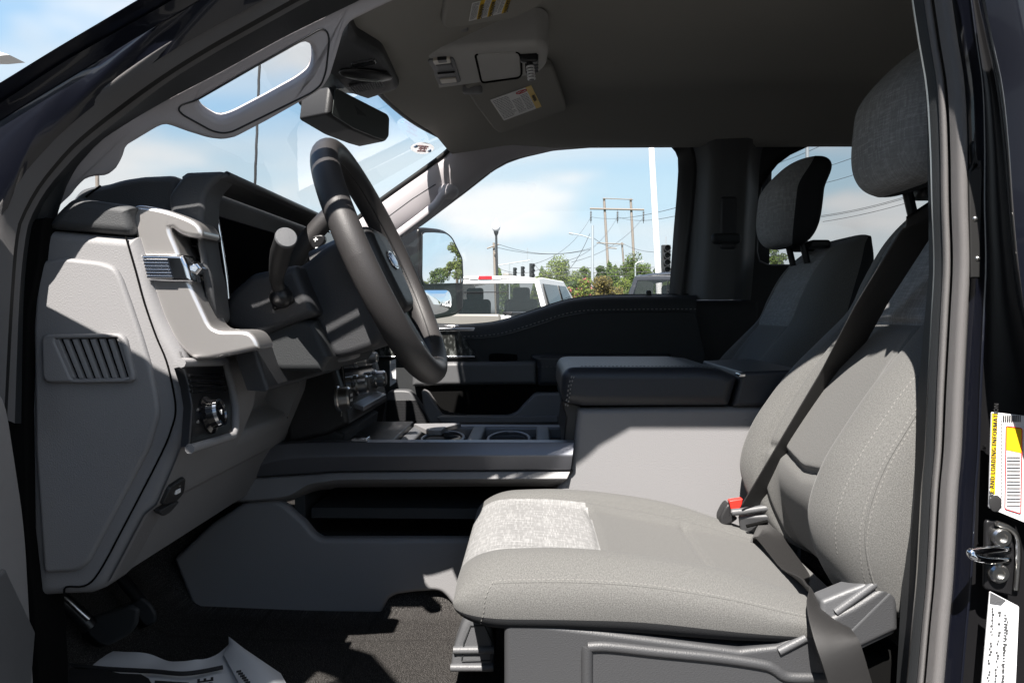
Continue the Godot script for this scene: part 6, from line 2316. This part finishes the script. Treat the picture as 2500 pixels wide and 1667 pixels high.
func build_roof_fittings() -> void:
	var ink := Color(.25, .25, .27)
	var yel := Color(.86, .70, .10)
	var wh := Color(.80, .80, .79)
	# passenger visor
	var t := thing("sun_visor", "gray passenger sun visor with one white warning sticker", "sun visor", at(Vector2(1200, 260), -.4), "sun visors")
	var pl := PackedVector3Array([at(Vector2(1140, 222), -.175), at(Vector2(1347, 161), -.165), at(Vector2(1385, 268), -.60), at(Vector2(1259, 323), -.64), at(Vector2(1222, 328), -.64)])
	var pn := (pl[2] - pl[0]).cross(pl[1] - pl[3]).normalized()
	if pn.y > 0: pn = -pn
	var f2 := fil(q(Z2, [1138, 572, 1180, 540, 1688, 420, 1712, 450, 1796, 700, 1460, 846, 1430, 840, 1362, 852, 1330, 838, 1215, 690]), 9)
	var a := Acc.new()
	var vis := wp(f2, pl[0].lerp(pl[2], .5), pn)
	a.prism(vis, -pn * .018, .007, 4)
	put("visor_pad", a, M.headliner_cloth, t)
	var stick := wp(q(Z2, [1297, 637, 1560, 543, 1627, 680, 1385, 769]), pl[0].lerp(pl[2], .5) + pn * .0012, pn)
	warning_sticker(t, stick, label_tex(220, 128, wh, [[188, 0, 32, 128, yel]], [[8, 10, 80, 108, 8, ink], [96, 40, 44, 80, 8, ink], [146, 30, 36, 86, 8, ink]], 3), "warning_sticker", Vector3())
	var sx := (stick[1] - stick[0]).normalized()
	var sy := (stick[0] - stick[3]).normalized()
	a = Acc.new()
	var rc := wp(q(Z2, [1498, 585]), pl[0].lerp(pl[2], .5) + pn * .0016, pn)[0]
	var ring := PackedVector3Array()
	for i in 24: ring.append(rc + sx * cos(TAU * i / 24) * .013 + sy * sin(TAU * i / 24) * .010)
	a.tube(ring, .0011, 5, true)
	a.tube(PackedVector3Array([rc + sx * .009 + sy * .007, rc - sx * .009 - sy * .007]), .0010, 5)
	put("ban_sign", a, M.tail_red, t)
	put("lettering", words("WARNING", .012, stick[1].lerp(stick[2], .5) - sx * .007 + pn * .002, -sy, sx, true), M.ink, t)
	a = Acc.new()
	a.rbox(at(q(Z2, [1185, 572])[0], -.172), Vector3(.045, .018, .02), .006)
	a.tube(PackedVector3Array([at(q(Z2, [1150, 572])[0], -.17), at(q(Z2, [1215, 560])[0], -.17)]), .005, 8)
	put("visor_hinge", a, M.gray_plastic, t)
	a = Acc.new()
	a.rbox(at(q(Z2, [1300, 822])[0], -.63), Vector3(.025, .014, .03), .005)
	put("visor_hinge", a, M.gray_plastic, t)
	# driver's visor
	t = thing("sun_visor", "gray driver's sun visor with striped yellow and white stickers at the top edge", "sun visor", at(Vector2(1200, 30), .3), "sun visors")
	var dn := Vector3(.22, -.95, .12).normalized()
	var dc := V(-.06, .515, .24)
	a = Acc.new()
	a.prism(wp(fil(q(Z2, [1012, -30, 990, 168, 1022, 188, 1100, 180, 1450, 122, 1600, 50, 1690, -30, 1900, -420, 1150, -420]), 10), dc, dn), -dn * .018, .007, 4)
	put("visor_pad", a, M.headliner_cloth, t)
	var ds := wp(q(Z2, [1182, 18, 1450, -50, 1397, 80, 1160, 136]), dc + dn * .0012, dn)
	warning_sticker(t, ds, label_tex(240, 128, wh, [[52, 0, 26, 128, yel], [120, 0, 26, 128, yel], [212, 0, 28, 128, yel]], [[8, 10, 38, 108, 8, ink], [84, 10, 30, 108, 8, ink], [152, 10, 26, 108, 9, ink], [184, 30, 22, 84, 9, ink]], 5), "warning_sticker", Vector3())
	var dx := (ds[1] - ds[0]).normalized()
	var dy := (ds[0] - ds[3]).normalized()
	for f in [.27, .555, .94]: put("lettering", words("WARNING", .010, ds[0].lerp(ds[1], f).lerp(ds[3].lerp(ds[2], f), .55) + dn * .002, -dy, dx, true), M.ink, t)
	a = Acc.new()
	a.rbox(at(q(Z2, [950, 108])[0], .14), Vector3(.055, .022, .024), .008)
	put("visor_hinge", a, M.gray_plastic, t)
	a = Acc.new()
	a.rbox(at(q(Z2, [1065, 172])[0], .15), Vector3(.055, .016, .02), .006)
	put("visor_hinge", a, M.gray_plastic, t)
	# overhead console
	t = thing("overhead_console", "gray overhead console with map lights and a storage flap between the visors", "overhead console", aty(Vector2(1160, 160), .50))
	var y0 := .490
	a = Acc.new()
	a.prism(wy(fil(q(Z2, [738, 392, 790, 360, 1000, 330, 1400, 297, 1600, 290, 1652, 308, 1672, 345, 1660, 432, 1602, 482, 1250, 532, 930, 577, 858, 548, 795, 480]), 10), y0), Vector3(0, .07, 0), .014, 4)
	put("body", a, M.overhead_plastic, t)
	a = Acc.new()
	a.prism(wy(fil(q(Z2, [750, 396, 850, 366, 885, 400, 945, 560, 910, 572, 862, 546, 800, 480]), 8), y0 - .004), Vector3(0, .02, 0), .005, 2)
	put("front_lip", a, M.overhead_plastic, t)
	a = Acc.new()
	a.prism(wy(fil(q(Z2, [893, 384, 1055, 370, 1070, 385, 1113, 528, 975, 546, 960, 530]), 6), y0 - .003), Vector3(0, .02, 0), .003, 2)
	var lp := put("lamp_panel", a, M.shield_plastic, t)
	for e in [[930, 388, 1042, 378, 1050, 404, 940, 416, "lens"], [974, 508, 1078, 500, 1088, 526, 986, 536, "lens"]]:
		a = Acc.new()
		a.prism(wy(fil(q(Z2, e.slice(0, 8)), 3), y0 - .006), Vector3(0, .012, 0), .002, 2)
		put("map_light", a, M.lens, lp)
	for e in [[948, 418, 1050, 410, 1062, 440, 960, 452], [960, 474, 1072, 464, 1076, 482, 966, 492], [958, 384, 1020, 380, 1026, 400, 966, 404]]:
		a = Acc.new()
		a.prism(wy(fil(q(Z2, e), 2), y0 - .0065), Vector3(0, .01, 0), .002, 2)
		put("switch", a, M.satin_black if e[0] != 948 else M.shield_plastic, lp)
	a = Acc.new()
	a.prism(wy(fil(q(Z2, [1208, 350, 1470, 338, 1488, 360, 1493, 470, 1478, 490, 1248, 522]), 8), y0 - .003), Vector3(0, .02, 0), .003, 2)
	put("storage_flap", a, M.overhead_plastic, t)
	a = Acc.new()
	a.tube(wy(fil(q(Z2, [1201, 346, 1475, 332, 1495, 358, 1499, 474, 1482, 496, 1244, 528]), 8), y0 - .0005), .0022, 5, true)
	put("flap_gap", a, M.void_black, t)
	a = Acc.new()
	a.prism(wy(fil(q(Z2, [1514, 350, 1598, 344, 1602, 460, 1526, 476]), 3), y0 - .002), Vector3(0, .01, 0), .002, 1)
	var gv := put("grille", a, M.void_black, t)
	for k in 5:
		a = Acc.new()
		a.tube(wy(q(Z2, [1572, 384 + k * 20, 1600, 372 + k * 20]), y0 - .005), .0028, 5)
		put("grille_bar", a, M.shield_plastic, gv)
	# dangling corded clip beside the grille
	t = thing("dangling_clip", "black and white ribbed clip dangling from the overhead console", "clip", aty(q(Z2, [1555, 380])[0], .485))
	a = Acc.new()
	var c0 := aty(q(Z2, [1548, 380])[0], .482)
	var c1 := at(q(Z2, [1563, 512])[0], c0.z)
	a.tube(PackedVector3Array([c0, c1]), .007, 10, false, .005)
	a.rbox(c0 + Vector3(0, .004, 0), Vector3(.035, .02, .02), .006)
	put("strap", a, M.satin_black, t)
	for k in 5:
		a = Acc.new()
		a.lathe([.0078, -.0018, .0082, 0, .0078, .0018], c0.lerp(c1, .36 + k * .14), c1 - c0, 12)
		put("ring", a, M.white_plastic, t)
	# sensor cover at the top of the windshield
	t = thing("sensor_cover", "dark gray sensor housing with ribs above the rear-view mirror", "sensor housing", aty(q(Z2, [500, 450])[0], .47))
	a = Acc.new()
	a.prism(wy(fil(q(Z2, [150, 640, 240, 400, 395, 150, 440, 262, 580, 346, 612, 372, 722, 572, 640, 600, 520, 640, 400, 600]), 8), .452), Vector3(0, .05, 0), .012, 4)
	put("housing", a, M.dark_plastic, t)
	a = Acc.new()
	a.ball(aty(q(Z2, [505, 478])[0], .449), Vector3(.052, .007, .036), Basis(Vector3.UP, .5))
	put("bulge", a, M.satin_black, t)
	a = Acc.new()
	a.prism(wy(fil(q(Z2, [405, 410, 560, 380, 580, 410, 410, 450]), 5), .449), Vector3(0, .01, 0), .003, 2)
	put("sensor_window", a, M.gloss_black, t)
	for k in 14:
		a = Acc.new()
		a.tube(wy(q(Z2, [398 + k * 15.5, 552 - k * 3.4, 440 + k * 13.5, 594 - k * 3.4]), .449), .0022, 5)
		put("rib", a, M.shield_plastic, t)
	# rear-view mirror
	t = thing("rear_view_mirror", "dark rear-view mirror in the middle of the windshield", "rear-view mirror", at(Vector2(875, 270), 0))
	var mf := PackedVector3Array()
	var fp := fil(q(Z2, [292, 558, 312, 556, 648, 728, 660, 752, 656, 872, 632, 902, 560, 880, 420, 822, 272, 728]), 6)
	for p in fp: mf.append(at(p, lerpf(.11, -.11, (p.x - 804) / 148.0)))
	var mn := (mf[8] - mf[0]).cross(mf[20] - mf[0]).normalized()
	if mn.z < 0: mn = -mn
	a = Acc.new()
	var body := PackedVector3Array()
	var cen := Vector3()
	for p in mf: cen += p / mf.size()
	for p in mf: body.append(cen + (p - cen) * 1.03)
	a.prism(body, -mn * .028 + Vector3(-.028, -.008, .012), .010, 5)
	put("housing", a, M.black_plastic, t)
	a = Acc.new()
	var gl := PackedVector3Array()
	for p in mf: gl.append(cen + (p - cen) * .94 + mn * .0010)
	a.prism(gl, -mn * .002, .0005, 1)
	put("glass", a, M.mirror_reflection_tone, t)
	a = Acc.new()
	a.tube(PackedVector3Array([cen - mn * .03, cen + Vector3(-.06, .03, -.0), V(-.40, .455, .0)]), .012, 10)
	a.rbox(at(q(Z2, [165, 640])[0], .05), Vector3(.05, .03, .05), .01)
	put("stem", a, M.black_plastic, t)

# ---------------------------------------------------------------- small things
func build_small() -> void:
	var a := Acc.new()
	# stickers and striker on the door jamb
	var ink := Color(.3, .3, .32)
	var pz := .800
	var t := thing("tire_sticker", "white tire information sticker with yellow edge on the door jamb", "sticker", at(Vector2(2460, 1120), pz))
	a = Acc.new()
	a.prism(wzz(fil(q(A, [2423, 1006, 2520, 1017, 2516, 1281, 2416, 1240]), 4), pz, pz), Vector3(0, 0, -.002), .0004, 1)
	put("sheet", a, M.white_print, t)
	a = Acc.new()
	a.prism(wz(q(A, [2424, 1008, 2437, 1010, 2431, 1207, 2419, 1203]), pz + .0006), Vector3(0, 0, -.0005), .0001, 1)
	a.prism(wz(q(A, [2459, 1041, 2496, 1047, 2495, 1106, 2458, 1098]), pz + .0006), Vector3(0, 0, -.0005), .0001, 1)
	put("yellow_field", a, M.yellow_print, t)
	put("lettering", words("TIRE AND LOADING INFORMATION", .0027, at(Vector2(2428, 1106), pz + .0010), Vector3(.03, 1, 0).normalized(), Vector3(-1, .03, 0).normalized(), true), M.ink, t)
	a = Acc.new()
	var bx := wz(fil(q(A, [2458, 1040, 2497, 1046, 2494, 1254, 2455, 1242]), 4), pz + .0008)
	a.tube(bx, .0005, 5, true)
	put("red_box", a, M.tail_red, t)
	a = Acc.new()
	rng.seed = 9
	for k in 26:
		var y := 1018.0 + k * 8.4
		if k < 3:
			for j in 9: a.rbox(at(Vector2(2452 + j * 5.0, 1022), pz + .0007), Vector3(.0006 + .0008 * rng.randf(), .007, .0003), .0001, Basis.IDENTITY, 1)
		elif k > 10:
			a.rbox(at(Vector2(2476, y + 6), pz + .0007), Vector3(.014, .0008, .0003), .0001, Basis.IDENTITY, 1)
		a.rbox(at(Vector2(2446, y + 10), pz + .0007), Vector3(.0008, .0028, .0003), .0001, Basis.IDENTITY, 1)
	put("small_print", a, M.ink, t).set_meta("kind", "stuff")
	a = Acc.new()
	a.ball(at(Vector2(2432, 1229), pz + .001), Vector3(.0065, .009, .001))
	put("round_symbol", a, M.ink, t)
	t = thing("data_sticker", "white data sticker with gray corner at the lower right edge", "sticker", at(Vector2(2450, 1560), pz))
	a = Acc.new()
	a.prism(wz(fil(q(A, [2419, 1444, 2490, 1481, 2478, 1760, 2392, 1760, 2400, 1660]), 4), pz), Vector3(0, 0, -.002), .0004, 1)
	put("sheet", a, M.paper, t)
	a = Acc.new()
	a.prism(wz(q(A, [2420, 1446, 2458, 1466, 2446, 1478, 2418, 1474]), pz + .0006), Vector3(0, 0, -.0005), .0001, 1)
	put("gray_corner", a, M.shield_plastic, t)
	a = Acc.new()
	for k in 30:
		var y := 1486.0 + k * 7
		for j in 3:
			if rng.randf() < .75: a.rbox(at(Vector2(2424 - k * .5 + j * 17 + rng.randf() * 5, y + j * 9), pz + .0007), Vector3(.0012 + .002 * rng.randf(), .0022, .0003), .0001, Basis.IDENTITY, 1)
		a.rbox(at(Vector2(2456 - k * .25, y + 16), pz + .0007), Vector3(.0026, .0012, .0003), .0001, Basis.IDENTITY, 1)
	put("small_print", a, M.pillar_plastic, t).set_meta("kind", "stuff")
	t = thing("door_striker", "steel door striker loop with two round bolts between the stickers", "door striker", at(Vector2(2440, 1355), pz))
	a = Acc.new()
	a.prism(wz(fil(q(A, [2408, 1268, 2440, 1272, 2494, 1312, 2490, 1460, 2404, 1440]), 12), pz - .008), Vector3(0, 0, -.004), .003, 3)
	put("plate", a, M.satin_black, t)
	a = Acc.new()
	a.tube(wz(cr(q(A, [2434, 1277, 2462, 1288, 2484, 1310, 2488, 1360, 2482, 1440]), 5), pz - .003), .003, 8)
	put("plate_edge", a, M.steel, t)
	for p in [Vector2(2446, 1312), Vector2(2440, 1400)]:
		a = Acc.new()
		a.lathe([.0105, -.006, .0105, .001, .0085, .004, .0050, .004, .0050, .0, 0, .0], at(p, pz - .004), Vector3(0, 0, 1), 20)
		put("bolt", a, M.steel, t)
	a = Acc.new()
	var lp := PackedVector3Array([at(Vector2(2462, 1340), pz - .01), at(Vector2(2420, 1342), pz + .006), at(Vector2(2378, 1346), pz + .018), at(Vector2(2372, 1352), pz + .02), at(Vector2(2384, 1362), pz + .02), at(Vector2(2420, 1368), pz + .008), at(Vector2(2462, 1366), pz - .01)])
	a.tube(crv(lp), .0042, 10)
	put("loop", a, M.chrome, t)
	# screws and clips on the jamb
	for e in [["small bright screw high on the door jamb", 2381, 534], ["small bright screw lower on the door jamb, above the stickers", 2387, 631]]:
		a = Acc.new()
		a.ball(at(Vector2(e[1], e[2]), .775), Vector3(.003, .003, .003))
		tag(put("jamb_screw", a, M.steel), e[0], "screw", "screws on the door jamb")
	t = thing("wiring_grommet", "black rubber strip with forked top on the painted door jamb", "rubber strip", at(Vector2(2385, 420), .775))
	a = Acc.new()
	a.prism(wz(fil(q(C2, [1025, 1170, 1060, 1110, 1050, 985, 1066, 955, 1085, 1060, 1100, 1140, 1118, 1090, 1120, 1190, 1110, 1568, 1105, 1900, 1040, 1900, 1030, 1400]), 3), .776), Vector3(0, 0, -.006), .002, 2)
	put("strip", a, M.rubber_black, t)
	# windshield sticker
	var so := header(-.52).lerp(cowl(-.52), .14)
	var wn := (cowl(-.3) - header(-.3)).cross(header(-.5) - header(-.1)).normalized()
	if wn.x < 0: wn = -wn
	t = thing("windshield_sticker", "round pale sticker with red mark high on the passenger side windshield", "sticker", at(Vector2(1031, 362), -.52))
	var sc := onp(Vector2(1031, 362), header(-.55) + wn * .02, wn)
	var sh := wp(q(Z2, [789, 944, 810, 922, 865, 908, 920, 922, 941, 946, 920, 968, 865, 983, 810, 968]), sc, wn)
	a = Acc.new()
	a.prism(crvc(sh), -wn * .0008, .0002, 1)
	put("disc", a, M.sticker_film, t)
	a = Acc.new()
	for e in [[838, 930, 900, 936], [845, 945, 890, 948], [836, 962, 884, 964]]: a.tube(wp(q(Z2, e), sc + wn * .0012, wn), .003, 5)
	a.tube(wp(q(Z2, [858, 930, 852, 962]), sc + wn * .0012, wn), .0025, 5)
	a.tube(wp(q(Z2, [880, 932, 874, 964]), sc + wn * .0012, wn), .0025, 5)
	put("red_mark", a, M.red_film, t)
	a = Acc.new()
	for e in [[822, 932], [910, 960]]: a.ball(wp(q(Z2, e), sc + wn * .001, wn)[0], Vector3(.006, .005, .004))
	put("blue_dot", a, M.badge_blue, t)
	# aerial on the far wing
	t = thing("radio_aerial", "thin black whip aerial rising beyond the windshield", "aerial", at(Vector2(620, 470), -.95))
	a = Acc.new()
	var ap := PackedVector3Array()
	for i in 24: ap.append(at(Vector2(635, 100).lerp(Vector2(621, 470), i / 23.0) + Vector2(sin(i * 1.9) * .5, 0), -.95))
	a.tube(ap, .0042, 6)
	put("whip", a, M.black_plastic, t)
	# wipers' shadow line is left to the light. Paper mat on the carpet
	t = thing("paper_floor_mat", "crumpled white paper floor mat with black print on the driver's carpet", "paper mat", V(-.3, -.54, .45))
	var edge := cr(q(B2, [100, 1395, 220, 1390, 400, 1398, 560, 1410, 700, 1432, 780, 1440, 860, 1462, 950, 1468, 1010, 1455, 1090, 1420, 1140, 1388]), 4)
	var bot := cr(q(B2, [100, 1760, 220, 1755, 400, 1760, 560, 1765, 700, 1770, 780, 1775, 860, 1780, 950, 1785, 1010, 1790, 1200, 1790, 1400, 1700]), 4)
	var rows := []
	var n := edge.size()
	for k in 15:
		var row := PackedVector3Array()
		for i in n:
			var p := edge[i].lerp(bot[i], k / 14.0)
			var g := aty(p, -.535)
			g.y += .0035 * sin(i * .5 + k * .9) * exp(-k * .3) + .003 * exp(-k * .7) * absf(sin(i * .23))
			row.append(g)
		rows.append(row)
	a = Acc.new()
	a.grid(rows)
	put("sheet", a, M.paper, t)
	a = Acc.new()
	rows = []
	var fa := wy(q(B2, [1140, 1385, 1115, 1440, 1150, 1505, 1200, 1600]), -.530)
	var fb := wy(q(B2, [1140, 1386, 1270, 1440, 1400, 1520, 1500, 1700]), -.530)
	for i in 4:
		var row := PackedVector3Array()
		for j in 7:
			var f := j / 6.0
			row.append(fa[i].lerp(fb[i], f) + Vector3(0, .014 * sin(PI * f) + .004 * (1 - f), 0))
		rows.append(row)
	a.grid(rows)
	put("folded_corner", a, M.paper, t)
	a = Acc.new()
	var ln := wy(cr(q(B2, [150, 1462, 220, 1462, 400, 1485, 560, 1500, 760, 1510, 900, 1522, 1000, 1512, 1110, 1490]), 4), -.524)
	a.tube(ln, .0032, 6)
	put("border_line", a, M.ink, t)
	a = Acc.new()
	a.prism(wy(cr(q(B2, [130, 1560, 222, 1520, 330, 1500, 500, 1503, 600, 1520, 740, 1545, 745, 1740, 130, 1740]), 3, true), -.5235), Vector3(0, -.001, 0), .0002, 1)
	put("printed_block", a, M.ink, t)
	a = Acc.new()
	a.prism(wy(q(B2, [770, 1555, 940, 1565, 940, 1740, 770, 1740]), -.5235), Vector3(0, -.001, 0), .0002, 1)
	put("printed_block", a, M.ink, t)
	var lx := (aty(q(B2, [1040, 1550])[0], -.5235) - aty(q(B2, [1040, 1640])[0], -.5235)).normalized()
	put("lettering", words("PLEASE", .030, aty(q(B2, [1024, 1620])[0], -.5225), lx, lx.cross(Vector3.DOWN).normalized(), true), M.ink, t)
	a = Acc.new()
	for k in 6:
		a.tube(wy(q(B2, [1178 + k * 9, 1512 + k * 11, 1202 + k * 9, 1508 + k * 11]), -.509), .0016, 5)
	put("edge_marks", a, M.ink, t)
	# column gear lever and the paper tag by the climate knobs
	t = thing("gear_lever", "column gear lever with plus button behind the steering wheel's near rim", "gear lever", at(Vector2(760, 600), .30))
	a = Acc.new()
	a.tube(wzz(cr(q(C5, [10, 850, 30, 822, 90, 728, 160, 640, 220, 580, 262, 548]), 5), .29, .29), .0165, 18, false, -1, true)
	put("lever", a, M.wheel_leather, t)
	a = Acc.new()
	a.prism(wz(fil(q(C5, [112, 706, 130, 680, 180, 672, 196, 690, 190, 715, 150, 755, 126, 745]), 8), .310), Vector3(0, 0, -.012), .003, 2)
	var gb := put("button_plate", a, M.satin_black, t)
	put("plus_mark", words("+", .016, at(q(C5, [146, 700])[0], .3108), Vector3(1, 0, 0), Vector3(.2, 1, 0).normalized(), true), M.white_print, gb)
	put("minus_mark", words("-", .016, at(q(C5, [152, 738])[0], .3108), Vector3(1, 0, 0), Vector3(.2, 1, 0).normalized(), true), M.white_print, gb)
	t = thing("paper_tag", "small white printed paper tag hanging right of the climate knobs", "paper tag", at(Vector2(960, 910), -.28))
	a = Acc.new()
	a.prism(wzz(q(C1, [790, 395, 846, 378, 849, 600, 790, 640]), -.28, -.28), Vector3(0, 0, -.001), .0002, 1)
	put("sheet", a, M.paper, t)
	a = Acc.new()
	for k in 9: a.rbox(at(q(C1, [818, 430 + k * 19])[0], -.2795), Vector3(.010 - .002 * (k % 3), .0012, .0004), .0001, Basis.IDENTITY, 1)
	put("small_print", a, M.pillar_plastic, t).set_meta("kind", "stuff")
	# pedals
	t = thing("brake_pedal", "dark brake pedal under the dashboard", "pedal", at(Vector2(240, 1540), .50))
	a = Acc.new()
	a.prism(wz(fil(q(B2, [425, 1275, 470, 1235, 640, 1180, 690, 1200, 680, 1280, 640, 1330, 540, 1385, 490, 1380, 430, 1330]), 10), .47), Vector3(-.012, -.006, -.008), .006, 3)
	put("pad", a, M.door_dark, t)
	a = Acc.new()
	a.tube(wzz(cr(q(B2, [200, 1080, 300, 1150, 370, 1210, 450, 1290]), 5), .49, .475), .012, 10)
	put("arm", a, M.satin_black, t)
	a = Acc.new()
	a.tube(wzz(cr(q(B2, [250, 1100, 330, 1150, 400, 1215, 440, 1250]), 5), .495, .485), .004, 8)
	put("arm_edge", a, M.steel, t)
	t = thing("accelerator_pedal", "dark accelerator pedal right of the brake pedal", "pedal", at(Vector2(355, 1500), .34))
	a = Acc.new()
	a.prism(wz(fil(q(B2, [640, 1180, 700, 1140, 750, 1180, 778, 1230, 770, 1275, 720, 1292, 690, 1250]), 8), .36), Vector3(-.012, -.006, -.008), .005, 3)
	put("pad", a, M.door_dark, t)
	a = Acc.new()
	a.tube(wzz(q(B2, [600, 1040, 700, 1160]), .34, .35), .010, 8)
	put("arm", a, M.satin_black, t)

func crvc(p: PackedVector3Array) -> PackedVector3Array:
	var o := PackedVector3Array()
	var n := p.size()
	for i in n:
		for k in 4: o.append(p[i].cubic_interpolate(p[(i + 1) % n], p[(i - 1 + n) % n], p[(i + 2) % n], k / 4.0))
	return o
